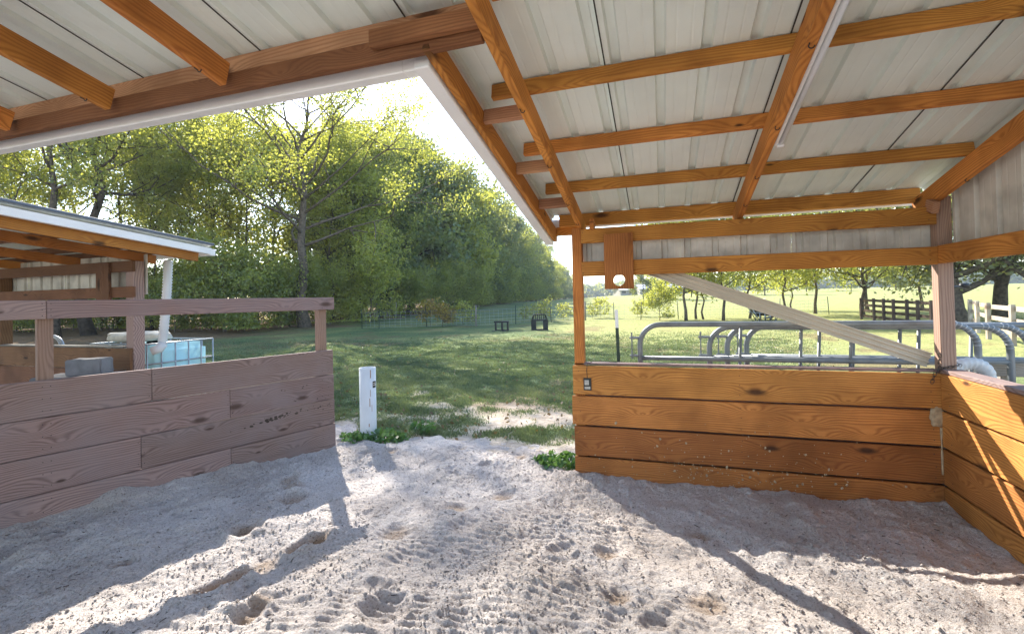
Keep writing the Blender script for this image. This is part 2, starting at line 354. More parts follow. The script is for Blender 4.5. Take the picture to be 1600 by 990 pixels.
# ------------------------------------------------------------------ ground
def grass_mask(x, y):
    n = vn.fbm(x*0.9, y*0.9, 5, 0.6)
    edge = np.where(x > -0.9, 4.5, np.where(x < -3.6, 5.0, 5.6))
    m = ss(-0.35, 1.7, (y-edge) + n*3.4)
    d = np.hypot(x, y)
    bare = ss(0.12, 0.34, vn2.fbm(x*0.5, y*0.5, 4, 0.6))*ss(10, 7, d)
    return np.clip(m*(1-0.7*bare), 0, 1)
def tree_line(x, y):
    # signed distance to the left of the wood's edge, in camera space
    xc = x*math.cos(YAW)+y*math.sin(YAW); d = -x*math.sin(YAW)+y*math.cos(YAW)
    return (-18.5+0.1855*d) - xc
def build_ground():
    R = [0.5, 2.0]; r = 3.4
    while r < 1700: R.append(r); r *= 1.0175
    R = np.array(R)
    A = np.concatenate([np.linspace(-1.25, 0.95, 430), np.linspace(0.95, 2*math.pi-1.25, 66)[1:-1]])
    nr, na = len(R), len(A)
    az = A - YAW
    X = R[:, None]*np.sin(az)[None]; Y = R[:, None]*np.cos(az)[None]
    Z = gz(X, Y); D = np.hypot(X, Y)
    Z = Z + 0.05*vn.fbm(X*0.5, Y*0.5, 4)*ss(4, 9, D)*ss(300, 40, D) + 0.03*vn2.fbm(X*2.3, Y*2.3, 3)*ss(4.2, 6, D)*ss(40, 15, D)
    Z = np.where(D < 3.3, -0.25, Z)
    inside = (Y < 4.45) & (D < 7) ; Z = np.where(inside, np.minimum(Z, -0.12), Z)
    V = np.stack([X.ravel(), Y.ravel(), Z.ravel()], 1)
    idx = np.arange(nr*na).reshape(nr, na)
    a = idx[:-1]; b = np.roll(idx, -1, 1)[:-1]; c = np.roll(idx, -1, 1)[1:]; d = idx[1:]
    F = np.stack([a, d, c, b], -1).reshape(-1, 4)[:, ::-1]
    me = bpy.data.meshes.new("ground")
    me.vertices.add(len(V)); me.vertices.foreach_set('co', V.ravel())
    me.loops.add(F.size); me.loops.foreach_set('vertex_index', F.ravel().astype(np.int32))
    me.polygons.add(len(F)); me.polygons.foreach_set('loop_start', np.arange(0, F.size, 4, dtype=np.int32)); me.polygons.foreach_set('loop_total', np.full(len(F), 4, np.int32))
    me.update(calc_edges=True); me.polygons.foreach_set('use_smooth', [True]*len(F))
    at = me.attributes.new('grass', 'FLOAT', 'POINT'); at.data.foreach_set('value', grass_mask(V[:, 0], V[:, 1]).astype(np.float32))
    al = me.attributes.new('litter', 'FLOAT', 'POINT')
    tl = tree_line(V[:, 0], V[:, 1]); dd = np.hypot(V[:, 0], V[:, 1])
    lit = ss(-2.5, 2.0, tl + 5*vn.fbm(V[:, 0]*0.3, V[:, 1]*0.3, 4))*ss(14, 22, dd)*(V[:, 1] > 0)
    lit = np.maximum(lit, 0.6*ss(0.12, 0.4, vn2.fbm(V[:, 0]*0.55+9, V[:, 1]*0.55, 5, 0.6))*ss(40, 22, dd)*ss(6, 8, dd)*(V[:, 1] > 0))
    al.data.foreach_set('value', lit.astype(np.float32))
    ha = me.attributes.new('hay', 'FLOAT', 'POINT'); xc_ = V[:, 0]*math.cos(YAW)+V[:, 1]*math.sin(YAW); dp_ = -V[:, 0]*math.sin(YAW)+V[:, 1]*math.cos(YAW)
    ha.data.foreach_set('value', (ss(0.0, 0.16, xc_/np.maximum(dp_, 1)+0.05*vn.fbm(V[:, 0]*0.2, V[:, 1]*0.2, 4))*ss(9, 20, dd)*0.8).astype(np.float32))
    me.materials.append(M['ground'])
    o = bpy.data.objects.new("ground", me); COL.objects.link(o); tag(o, kind='structure')
build_ground()

# ------------------------------------------------------------------ sand floor
LW_A = np.array([-3.606, 4.477]); LW_D = np.array([-0.3507, -0.9365]); LW_N = np.array([0.9365, -0.3507])
def sand_height(X, Y):
    rng = np.random.default_rng(5)
    h = 0.055*vn.fbm(X*1.1, Y*1.1, 3) + 0.05*vn2.fbm(X*3.3+5, Y*2.6, 3)
    h += 0.026*np.maximum(vn.fbm(X*11, Y*9, 3, 0.6), -0.25)
    cl = np.abs(vn2(X*19, Y*17))*0.6+np.abs(vn(X*37+5, Y*33))*0.5+np.abs(vn2(X*61, Y*57+9))*0.4
    h += 0.024*(cl-0.3)*(0.55+0.9*np.clip(vn.fbm(X*1.7+8, Y*1.7, 3)+0.4, 0, 1))
    damp = np.zeros_like(X)
    # hoof prints
    for i in range(120):
        px, py = rng.uniform(-4.6, 1.9), rng.uniform(0.4, 5.0)
        if px > -1.2 and rng.random() < 0.6: continue
        r = rng.uniform(0.05, 0.10); e = rng.uniform(0, 3.14); ca, sa = math.cos(e), math.sin(e)
        dx = (X-px)*ca+(Y-py)*sa; dy = -(X-px)*sa+(Y-py)*ca
        q = np.sqrt((dx/1.35)**2+dy**2)/r
        dep = rng.uniform(0.01, 0.034)
        h += -dep*np.exp(-q**4*0.7) + dep*0.5*np.exp(-((q-1.45)/0.4)**2)
        if rng.random() < 0.4: damp = np.maximum(damp, 0.55*np.exp(-q**4*1.3))
    # the dug scrape with the orange damp sand
    for px, py, a, b in ((-2.52, 2.12, 0.15, 0.06), (-2.33, 2.62, 0.13, 0.05)):
        dx = (X-px)*0.35+(Y-py)*0.94; dy = -(X-px)*0.94+(Y-py)*0.35
        q = np.sqrt((dx/a)**2+(dy/b)**2)
        h += -0.055*np.exp(-q**4) + 0.025*np.exp(-((q-1.6)/0.5)**2); damp = np.maximum(damp, np.exp(-q**4*0.6))
    # raked / tyre ridges running across
    for cx, cy, ln, an in ((-1.35, 2.9, 0.9, 0.2), (-0.9, 2.2, 1.0, 0.1), (-0.3, 2.6, 0.8, -0.1), (-1.6, 2.1, 0.8, 0.35), (-0.2, 1.9, 0.9, 0.0), (-0.75, 3.35, 0.8, 0.05)):
        ca, sa = math.cos(an), math.sin(an)
        dx = (X-cx)*ca+(Y-cy)*sa; dy = -(X-cx)*sa+(Y-cy)*ca
        w = np.exp(-(dx/ln)**4)*np.exp(-(dy/0.24)**4)
        h += w*0.007*np.sin(dy*2*np.pi/0.055 + 2.5*vn(X*3, Y*3))
    # piles against the planks
    sL = (X-LW_A[0])*LW_D[0]+(Y-LW_A[1])*LW_D[1]; dL = (X-LW_A[0])*LW_N[0]+(Y-LW_A[1])*LW_N[1]
    h += (0.05+0.075*ss(0.3, 1.9, sL))*np.exp(-np.maximum(dL, 0)/0.5)*(sL > -0.3)
    h += 0.05*np.exp(-((sL-1.93)/0.12)**2-(dL/0.2)**2)
    h += 0.03*np.exp(-np.abs(4.3-Y)/0.25)*(X > -1)
    h += 0.05*np.exp(-np.abs(1.97-X)/0.2)
    # sinks below the turf outside
    lim = np.where(X > -0.85, 4.42, 5.25+0.0*X) + 1.1*vn.fbm(X*0.9+3, Y*0.9, 4, 0.6)*(X < -0.85)
    h -= 0.16*ss(lim-0.25, lim+0.75, Y)*(X <= -0.85) + 0.3*(Y > 4.45)*(X > -0.85)
    h -= 0.4*ss(0.05, 0.35, -dL)*(Y < 4.6)
    return h, np.clip(damp, 0, 1)
def build_sand():
    xs = np.arange(-5.4, 2.05, 0.0115); ys = np.arange(0.9, 6.4, 0.0115)
    X, Y = np.meshgrid(xs, ys); h, damp = sand_height(X, Y)
    V = np.stack([X.ravel(), Y.ravel(), h.ravel()], 1)
    ny, nx = X.shape; idx = np.arange(nx*ny).reshape(ny, nx)
    F = np.stack([idx[:-1, :-1], idx[:-1, 1:], idx[1:, 1:], idx[1:, :-1]], -1).reshape(-1, 4)
    cx = X[:-1, :-1].ravel(); cy = Y[:-1, :-1].ravel(); ch = h[:-1, :-1].ravel()
    F = F[ch > -0.2]
    me = bpy.data.meshes.new("sand_floor")
    me.vertices.add(len(V)); me.vertices.foreach_set('co', V.ravel())
    me.loops.add(F.size); me.loops.foreach_set('vertex_index', F.ravel().astype(np.int32))
    me.polygons.add(len(F)); me.polygons.foreach_set('loop_start', np.arange(0, F.size, 4, dtype=np.int32)); me.polygons.foreach_set('loop_total', np.full(len(F), 4, np.int32))
    me.update(calc_edges=True); me.polygons.foreach_set('use_smooth', [True]*len(F))
    at = me.attributes.new('damp', 'FLOAT', 'POINT'); at.data.foreach_set('value', damp.ravel().astype(np.float32))
    me.materials.append(M['sand'])
    o = bpy.data.objects.new("sand_floor", me); COL.objects.link(o); tag(o, kind='structure')
    # the sand goes on behind the camera
    n = 40; V = []; F = []
    for j in range(n):
        for i in range(n):
            V.append((-5.4+7.45*i/(n-1), -6+6.95*j/(n-1), 0.02*math.sin(i*1.7)*math.sin(j*1.3)-0.01))
    F = [(j*n+i, j*n+i+1, (j+1)*n+i+1, (j+1)*n+i) for j in range(n-1) for i in range(n-1)]
    tag(mesh_obj("sand_floor_rear", V, F, M['sand'], None, True), kind='structure')
build_sand()
def crumbs():
    rng = np.random.default_rng(23); n = 52000
    x = rng.uniform(-4.6, 1.95, n); y = 1.0+3.9*rng.random(n)**1.35
    dens = np.clip(0.25+1.5*(vn.fbm(x*1.7+8, y*1.7, 3)+0.25), 0.08, 1); k = rng.random(n) < dens
    dl = (x-LW_A[0])*LW_N[0]+(y-LW_A[1])*LW_N[1]; k &= (dl > 0.04) & ~((x > -0.85) & (y > 4.28)); x, y = x[k], y[k]; n = len(x)
    h, _ = sand_height(x, y); s = rng.gamma(2.0, 0.0013, n)+0.0018; s = np.minimum(s, 0.013)
    base = np.array([(1, 0, 0), (-1, 0, 0), (0, 1, 0), (0, -1, 0), (0, 0, 1), (0, 0, -1)], float)
    V = base[None]*s[:, None, None]*rng.uniform(0.6, 1.3, (n, 6, 3))+rng.normal(0, 0.25, (n, 6, 3))*s[:, None, None]
    V += np.stack([x, y, h+s*0.35], 1)[:, None, :]
    f = np.array([(0, 2, 4), (2, 1, 4), (1, 3, 4), (3, 0, 4), (2, 0, 5), (1, 2, 5), (3, 1, 5), (0, 3, 5)])
    F = (f[None]+6*np.arange(n)[:, None, None]).reshape(-1, 3)
    me = bpy.data.meshes.new("sand_crumbs"); me.vertices.add(6*n); me.vertices.foreach_set('co', V.ravel()); me.loops.add(F.size); me.loops.foreach_set('vertex_index', F.ravel().astype(np.int32))
    me.polygons.add(len(F)); me.polygons.foreach_set('loop_start', np.arange(0, F.size, 3, dtype=np.int32)); me.polygons.foreach_set('loop_total', np.full(len(F), 3, np.int32)); me.update(calc_edges=True)
    me.materials.append(M['sand']); o = bpy.data.objects.new("sand_crumbs", me); COL.objects.link(o); tag(o, "loose crumbs of sand scattered over the floor", "sand", None, 'stuff')
    # straw and bark bits
    rng = np.random.default_rng(29); mb = MB(); m = 520
    X = rng.uniform(-4.4, 1.9, m); Y = 1.0+3.6*rng.random(m)**1.2; hh, _ = sand_height(X, Y)
    for i in range(m):
        if (X[i]-LW_A[0])*LW_N[0]+(Y[i]-LW_A[1])*LW_N[1] < 0.05: continue
        a = rng.uniform(0, 6.28); L = rng.uniform(0.004, 0.016); d = Vector((math.cos(a), math.sin(a), rng.uniform(-.2, .3)))*L; c = Vector((X[i], Y[i], hh[i]+0.004)); mb.tube([c-d, c+d], rng.uniform(0.0012, 0.003), 3)
    tag(mb.build("bark_litter", M['barkdark']), "dark straw and bark bits scattered over the sand", "litter", None, 'stuff')
crumbs()

# ------------------------------------------------------------------ the shelter the camera stands in
def B(y): return 3.25-0.2156*y                 # underside of the rafters
SL = Vector((0, 1, -0.2156)).normalized(); RN = Vector((0, 0.2156, 1)).normalized(); SEAM = plain('lap_shadow_strip', (0.05, 0.05, 0.045), 0.8)
shelter = empty("horse_shelter", (0.6, 4.36, 0), "open lean-to shelter of orange lumber with white ribbed metal roof, in the foreground", "shelter")
Y0 = -2.6
def rafter(x, ya, yb, mat='wood', W=0.135, T=0.04, name="rafter"):
    return board(name, (x, ya, B(ya)+W/2), (x, yb, B(yb)+W/2), W, T, M[mat], shelter, up=RN)
RAF = {}
for x, ya, yb in ((-0.71, Y0, 4.62), (0.66, Y0, 4.62), (2.0, Y0, 4.62)): RAF[x] = rafter(x, ya, yb, T=0.05 if x > 0 else 0.045)
for x in (-2.22, -3.12, -4.08, -5.0, -5.9): RAF[x] = rafter(x, Y0, 1.93, T=0.045)
rafter(-1.02, 1.96, 4.72, W=0.125, name="barge_board")
# purlins on the right bay
for y in (-1.37, -0.71, -0.05, 0.61, 1.27, 1.93, 2.59, 3.25, 3.91):
    x0 = -0.92 if y > 2 else -0.68
    if y < 1.3: x0 = -6.2
    board("purlin", (x0, y, B(y)+0.138+0.045), (2.02, y, B(y)+0.138+0.045), 0.088, 0.04, M['wood'], shelter, up=RN)
board("eave_purlin", (-0.95, 4.60, B(4.6)+0.163), (2.02, 4.60, B(4.6)+0.163), 0.12, 0.04, M['wood'], shelter, up=RN)
# lookout blocks between the outer rafter and the barge board
for y in (2.66, 3.32, 3.98, 4.68):
    board("lookout", (-1.0, y, B(y)+0.09), (-0.735, y, B(y)+0.09), 0.085, 0.04, M['rough' if y < 4.4 else 'wood'], shelter, up=RN)
# header of the cut-back bay
hz = B(1.97)
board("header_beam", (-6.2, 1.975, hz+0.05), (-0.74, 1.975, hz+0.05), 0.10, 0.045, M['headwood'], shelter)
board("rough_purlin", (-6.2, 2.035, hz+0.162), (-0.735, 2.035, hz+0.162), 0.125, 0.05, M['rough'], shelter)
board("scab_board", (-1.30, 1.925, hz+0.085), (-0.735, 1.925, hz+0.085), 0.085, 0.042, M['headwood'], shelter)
# roof sheets
def rib_profile(x0, x1, first):
    P = [(x0, 0.0)]; x = first
    while x < x1-0.06:
        P += [(x-0.030, 0.0), (x-0.020, 0.026), (x+0.020, 0.026), (x+0.030, 0.0)]
        for m in (0.078, 0.152):
            if x+m+0.01 < x1: P += [(x+m-0.008, 0.0), (x+m, 0.0016), (x+m+0.008, 0.0)]
        x += 0.2286
    P.append((x1, 0.007)); return [p for i, p in enumerate(P) if i == 0 or p[0] > P[i-1][0]]
def roof_sheet(x0, x1, ya, yb, mat='roof', name="roof_sheet", parent=None, base=None):
    base = base or (lambda y: B(y)+0.232)
    prof = rib_profile(x0, x1+0.022, x0+0.06); n = len(prof)
    V = [(x, ya, base(ya)+z) for x, z in prof]+[(x, yb, base(yb)+z) for x, z in prof]
    F = [(i, i+1, n+i+1, n+i) for i in range(n-1)]
    o = mesh_obj(name, V, F, M[mat], parent or shelter)
    if parent is None: board("lap_seam", (x0, ya+0.01, base(ya)-0.002), (x0, yb-0.01, base(yb)-0.002), 0.007, 0.003, SEAM, o, up=(1, 0, 0), c=0)  # dark-coloured strip paints the shadow line under each sheet lap
    return o
for k in range(-7, 3):
    x0 = -0.26+0.90*k; x1 = x0+0.90
    if k <= -2: roof_sheet(x0, x1, Y0-0.1, 2.06)
    elif k == -1:
        roof_sheet(-1.06, x1, 2.0, 4.70, base=lambda y: B(y)+0.237); roof_sheet(x0, x1, Y0-0.1, 2.06)
    else:
        roof_sheet(x0, min(x1, 2.12), Y0-0.1, 4.70)
# white fascia and gutter along the cut-back bay, down the rake and along the low eave
def prism(name, a, b, w, h, mat, up=(0, 0, 1)): return board(name, a, b, h, w, M[mat], shelter, up=up, c=0.006)
prism("fascia", (-6.2, 2.10, hz+0.11), (-1.13, 2.10, hz+0.11), 0.075, 0.26, 'trim')
prism("fascia", (-1.09, 2.06, B(2.06)+0.115), (-1.09, 4.78, B(4.78)+0.115), 0.085, 0.26, 'trim', up=RN)
prism("fascia", (-1.135, 4.74, B(4.74)+0.185), (2.2, 4.74, B(4.74)+0.185), 0.03, 0.10, 'trim')
prism("fascia_joint", (-1.215, 2.10, hz+0.11), (-1.205, 2.10, hz+0.11), 0.082, 0.266, 'trim')
# posts
board("post", (-0.742, 4.40, -0.3), (-0.742, 4.40, 2.31), 0.09, 0.09, M['wood'], shelter, up=(1, 0, 0))
board("post", (2.055, 4.395, -0.3), (2.055, 4.395, 2.36), 0.095, 0.095, M['postwood'], shelter, up=(1, 0, 0))
board("post", (2.075, 1.2, -0.3), (2.075, 1.2, 2.95), 0.095, 0.095, M['weather'], shelter, up=(1, 0, 0))
# wall plates
board("beam", (-0.695, 4.345, 2.225), (2.0, 4.345, 2.215), 0.135, 0.04, M['wood'], shelter)
board("beam", (-0.695, 4.345, 1.918), (2.0, 4.345, 1.912), 0.135, 0.04, M['wood'], shelter)
board("beam", (2.02, 4.34, 1.918), (2.02, -2.4, 1.918), 0.135, 0.04, M['wood'], shelter)
board("block", (-0.59, 4.30, B(4.3)+0.01), (-0.59, 4.40, B(4.4)+0.01), 0.10, 0.04, M['wood'], shelter)
board("block", (1.96, 4.24, 2.26), (1.96, 4.345, 2.30), 0.09, 0.045, M['rough'], shelter)
# the short board with the round hole
def hole_board():
    W, H, T, r, hzz = 0.256, 0.50, 0.038, 0.052, -0.172
    V, F = [], []
    ang = [2*math.pi*(j+0.5)/20 for j in range(20)]+[math.atan2(cz-hzz, cx) % (2*math.pi) for cx, cz in ((W/2, H/2), (-W/2, H/2), (-W/2, -H/2), (W/2, -H/2))]
    ang.sort(); n = len(ang); outer = []
    for a in ang:
        c, s = math.cos(a), math.sin(a)
        k = min((W/2)/max(abs(c), 1e-6), ((H/2-hzz) if s > 0 else (H/2+hzz))/max(abs(s), 1e-6)); outer.append((c*k, s*k+hzz))
    for side in (-T/2, T/2):
        for j in range(n):
            a = ang[j]; V.append((r*math.cos(a), side, r*math.sin(a)+hzz))
        for j in range(n): V.append((outer[j][0], side, outer[j][1]))
    for j in range(n):
        k = (j+1) % n
        F.append((j, k, n+k, n+j)); F.append((2*n+j, 3*n+j, 3*n+k, 2*n+k))
        F.append((j, 2*n+j, 2*n+k, k)); F.append((n+j, n+k, 3*n+k, 3*n+j))
    # grain runs up the board: turn it so local X is vertical
    V = [(z, y, -x) for x, y, z in V]
    w = Matrix.Translation((-0.354, 4.303, 1.975)) @ Matrix(((0, 0, -1, 0), (0, 1, 0, 0), (1, 0, 0, 0), (0, 0, 0, 1)))
    return mesh_obj("hanging_board", V, F, M['plank'], shelter, False, w)
hole_board()
# ribbed siding behind the plates
def siding(a, b, z0, z1f, off=0.06, name="siding_panel", parent=None, mat='siding', outward=None):
    a, b = Vector((*a, 0)), Vector((*b, 0)); d = (b-a); L = d.length; d.normalize(); o = outward or Vector((-d.y, d.x, 0))
    prof = rib_profile(0, L, off); n = len(prof); V = []
    for x, h in prof:
        p = a+d*x+o*h; V.append((p.x, p.y, z0))
    for x, h in prof:
        p = a+d*x+o*h; V.append((p.x, p.y, z1f(p.x, p.y)))
    return mesh_obj(name, V, [(i, i+1, n+i+1, n+i) for i in range(n-1)], M[mat], parent or shelter)
for x0, x1 in ((-0.70, 0.18), (0.18, 1.06), (1.06, 2.09)):
    siding((x0, 4.452), (x1, 4.452), 1.86, lambda x, y: B(4.45)-0.004)
yy = 4.36
while yy > -2.2:
    siding((2.112, yy), (2.112, yy-0.878), 1.86, lambda x, y: B(y)+0.22, outward=Vector((1, 0, 0))); yy -= 0.878
# kick planks
PZ = [1.0282-0.28*k for k in range(5)]
tips = (0.0, -0.012, 0.004, 0.002, 0.0)
for k in range(5):
    z = PZ[k]-0.1375
    board("plank", (-0.8+tips[k], 4.335+(0.004 if k % 2 else 0), z), (1.995, 4.335+(0.004 if k % 2 else 0), z), 0.263, 0.038, M['plank'], shelter)
    board("plank", (2.0, 4.31, z), (2.0, -2.4, z), 0.265, 0.038, M['plank'], shelter)
    board("gap_blocker_plank", (-0.785, 4.466, z-0.10), (2.10, 4.466, z-0.10), 0.277, 0.03, M['weather'], shelter)  # added outer layer, blocks daylight so the gaps between planks stay dark
    board("gap_blocker_plank", (2.142, 4.44, z-0.10), (2.142, -2.4, z-0.10), 0.277, 0.03, M['weather'], shelter)
board("cap_plank", (-0.785, 4.40, 1.036), (2.0, 4.40, 1.036), 0.09, 0.02, M['weather'], shelter, up=(0, 1, 0))
board("cap_plank", (2.06, 4.33, 1.04), (2.06, -2.4, 1.04), 0.13, 0.03, M['weather'], shelter, up=(1, 0, 0))
def nails(name, pts, parent, r_=0.0035):
    mb = MB()
    for p, n in pts: p = Vector(p); mb.tube([p, p+Vector(n)*0.0015], r_, 6)
    tag(mb.build(name, M['black'], parent), kind='stuff')
nails("nail_heads", [((x+rnd.uniform(-.01, .01), 4.316, PZ[k]-0.1375+dz+rnd.uniform(-.008, .008)), (0, -1, 0)) for k in range(5) for x in (-0.745, 0.62, 1.93) for dz in (-0.085, 0.0, 0.085)] +
      [((x, 4.325, z+dz), (0, -1, 0)) for x in (-0.68, 0.65, 1.95) for z in (1.915, 2.22) for dz in (-0.035, 0.035)] +
      [((1.981, y+rnd.uniform(-.01, .01), PZ[k]-0.1375+dz), (-1, 0, 0)) for k in range(5) for y in (4.2, 3.2, 2.2) for dz in (-0.085, 0.0, 0.085)], shelter)
# bent wire hooks under the rafters
def hook(x, y):
    z = B(y)-0.002; pts = [(x-0.012, y-0.02, z)]
    for i in range(7):
        a = math.pi*i/6; pts.append((x-0.012*math.cos(a), y, z-0.004-0.012*math.sin(a)))
    tube("hook", pts, 0.0028, M['black'], RAF[x], 5)
for x, ys in ((-0.71, (2.5, 3.15, 3.8, 4.25)), (0.66, (2.35, 3.0, 3.62, 4.1)), (2.0, (3.95,)), (-2.22, (1.78,)), (-3.12, (1.8,))):
    for y in ys: hook(x, y)
# crusted sand on the lower planks, and the nest in the corner
def flecks():
    mb = MB(); r = random.Random(4)
    for i in range(230):
        x = min(1.9, max(-0.7, r.gauss(0.55, 0.55))); z = max(0.03, abs(r.gauss(0, 0.16))+0.04)
        if r.random() < 0.2: z = r.uniform(0.1, 0.55)
        s = r.uniform(0.002, 0.006) if r.random() < 0.88 else r.uniform(0.006, 0.012); n = 6
        y = 4.3145; V = [(x, y-s*0.5, z)]
        for j in range(n):
            a = 2*math.pi*j/n; q = s*r.uniform(0.6, 1.3); V.append((x+q*math.cos(a), y, z+q*1.2*math.sin(a)))
        mb.add(V, [(0, 1+(j+1) % n, 1+j) for j in range(n)])
    o = mb.build("sand_crust", M['mud'], shelter); tag(o, kind='stuff')
    bm = bmesh.new(); bmesh.ops.create_icosphere(bm, subdivisions=3, radius=1.0); r = random.Random(2)
    for v in bm.verts:
        k = 1+0.35*float(vn.fbm(np.array(v.co.x*3+9), np.array(v.co.z*3+v.co.y*2), 3))
        v.co = Vector((v.co.x*0.05*k, v.co.y*0.012*k, v.co.z*0.075*k))
    bm_obj("mud_nest", bm, M['mud'], shelter, Matrix.Translation((1.955, 4.312, 0.70)), True)
    V, F = tube_data([(1.976, 4.312, 0.62+0.0*i-0.05*i) for i in range(8)], [0.008*(0.6+0.5*r.random()) for i in range(8)], 6)
    mesh_obj("mud_seam", V, F, M['mud'], shelter, True)
flecks()

# tube light on the middle rafter
tl = empty("tube_light", (0.715, 2.1, 2.7), "slim white tube light fixed along the middle rafter of the roof", "light")
def tpt(y, dx, dz): return (0.715+dx, y, B(y)+dz)
board("housing", tpt(1.95, -0.012, 0.045), tpt(3.26, -0.012, 0.045), 0.05, 0.022, M['trim'], tl, up=RN)
tube("tube", [tpt(1.97, 0.018, 0.03), tpt(3.24, 0.018, 0.03)], 0.015, M['pvc'], tl, 10)
board("end_cap", tpt(3.243, 0.012, 0.034), tpt(3.262, 0.012, 0.034), 0.055, 0.045, M['trim'], tl, up=RN)
board("end_cap", tpt(1.95, 0.012, 0.034), tpt(1.968, 0.012, 0.034), 0.055, 0.045, M['trim'], tl, up=RN)

# small hanging tag on the plank
tg = empty("hanging_tag", (-0.664, 4.312, 0.80), "small dark tag with pale print hanging on the top plank by the post", "tag")
board("plate", (-0.70, 4.308, 0.857), (-0.628, 4.308, 0.857), 0.115, 0.004, M['tag'], tg, c=0.001)
board("print", (-0.690, 4.3045, 0.824), (-0.638, 4.3045, 0.824), 0.022, 0.002, M['tagprint'], tg, c=0.0)
board("print", (-0.690, 4.3045, 0.872), (-0.650, 4.3045, 0.872), 0.045, 0.002, M['tagprint'], tg, c=0.0)
tube("wire", [(-0.664, 4.306, 0.914), (-0.668, 4.304, 0.98), (-0.66, 4.305, 1.045), (-0.61, 4.33, 1.065), (-0.52, 4.38, 1.058), (-0.40, 4.40, 1.05)], 0.003, M['chain'], tg, 5)

# ------------------------------------------------------------------ pale brace leaning behind the beam
br = empty("leaning_channel", (1.95, 4.47, 1.05), "long beige ribbed trim channel leaning diagonally against the corner post", "channel")
def lean(name, u0, w, t, dy, mat='vinyl'):
    a = Vector((-0.16, 4.475+dy, 1.93)); b = Vector((1.985, 4.475+dy, 1.105)); x = (b-a).normalized(); n = Vector((-x.z, 0, x.x))
    if n.z < 0: n = -n
    return board(name, a+n*u0, b+n*u0, w, t, M[mat], br, up=n, c=0.003)
lean("web", 0.0, 0.112, 0.012, 0.0)
for u in (-0.052, -0.018, 0.02, 0.052): lean("rib", u, 0.012, 0.022, -0.014)

# ------------------------------------------------------------------ plank wall with rail on the left
wallL = empty("plank_wall", (LW_A[0], LW_A[1], 0), "weathered plank wall with a top rail on posts, left side of the opening", "wall")
def lw(s, off, z): return (LW_A[0]+LW_D[0]*s+LW_N[0]*off, LW_A[1]+LW_D[1]*s+LW_N[1]*off, z)
S1 = 4.4
for k, j in enumerate((1.697, 1.086, 1.776, 1.084, 1.6)):
    z = 1.1234-0.28*k-0.1375; e = (0.005, 0.0, -0.004, -0.012, -0.012)[k]
    board("plank", lw(e, 0.0, z), lw(j-0.0015, 0.0, z), 0.2742, 0.038, M['weather'], wallL)
    board("plank", lw(j+0.0015, 0.0, z), lw(S1, 0.0, z), 0.2742, 0.038, M['weather'], wallL)
for s in (0.103, 2.342, 4.2):
    board("post", lw(s, -0.066, -0.3), lw(s, -0.066, 1.60), 0.09, 0.09, M['postwood'], wallL, up=(LW_D[0], LW_D[1], 0))
board("rail", lw(-0.02, 0.0, 1.652), lw(2.337, 0.0, 1.652), 0.14, 0.04, M['weather'], wallL)
board("rail", lw(2.341, 0.0, 1.652), lw(S1, 0.0, 1.652), 0.14, 0.04, M['weather'], wallL)
nails("nail_heads", [(lw(s_, 0.0192, 1.1234-0.28*k-0.1375+dz), (LW_N[0], LW_N[1], 0)) for k in range(5) for s_ in (0.07, 0.14, (1.697, 1.086, 1.776, 1.084, 1.6)[k]-0.02, (1.697, 1.086, 1.776, 1.084, 1.6)[k]+0.02, 2.32, 2.365) for dz in (-0.09, 0.0, 0.09)] +
      [(lw(s_, 0.0202, 1.652+dz), (LW_N[0], LW_N[1], 0)) for s_ in (0.07, 0.13, 2.315, 2.362) for dz in (-0.045, 0, 0.045)], wallL)
# black scuffs on the third plank
mb = MB(); r = random.Random(8)
for i in range(60):
    s = r.gauss(0.72, 0.13) if i < 34 else r.uniform(0.05, 0.6); z = 0.475+(0.72-s)*0.09+r.gauss(0, 0.012)
    if i >= 34: z = 0.50+r.choice((0, 0, 0.24, 0.1))+r.gauss(0, 0.02)
    q = r.uniform(0.003, 0.013) if i < 34 else r.uniform(0.003, 0.008)
    c = Vector(lw(s, 0.0205, z)); d = Vector((LW_D[0], LW_D[1], 0))
    V = [c+Vector((LW_N[0], LW_N[1], 0))*0.001]+[c+d*math.cos(a)*q*1.6*r.uniform(.6, 1.2)+Vector((0, 0, 1))*math.sin(a)*q*r.uniform(.6, 1.2) for a in [math.pi*2*j/7 for j in range(7)]]
    mb.add(V, [(0, 1+j, 1+(j+1) % 7) for j in range(7)])
tag(mb.build("scuff_marks", M['barkdark'], wallL), kind='stuff')

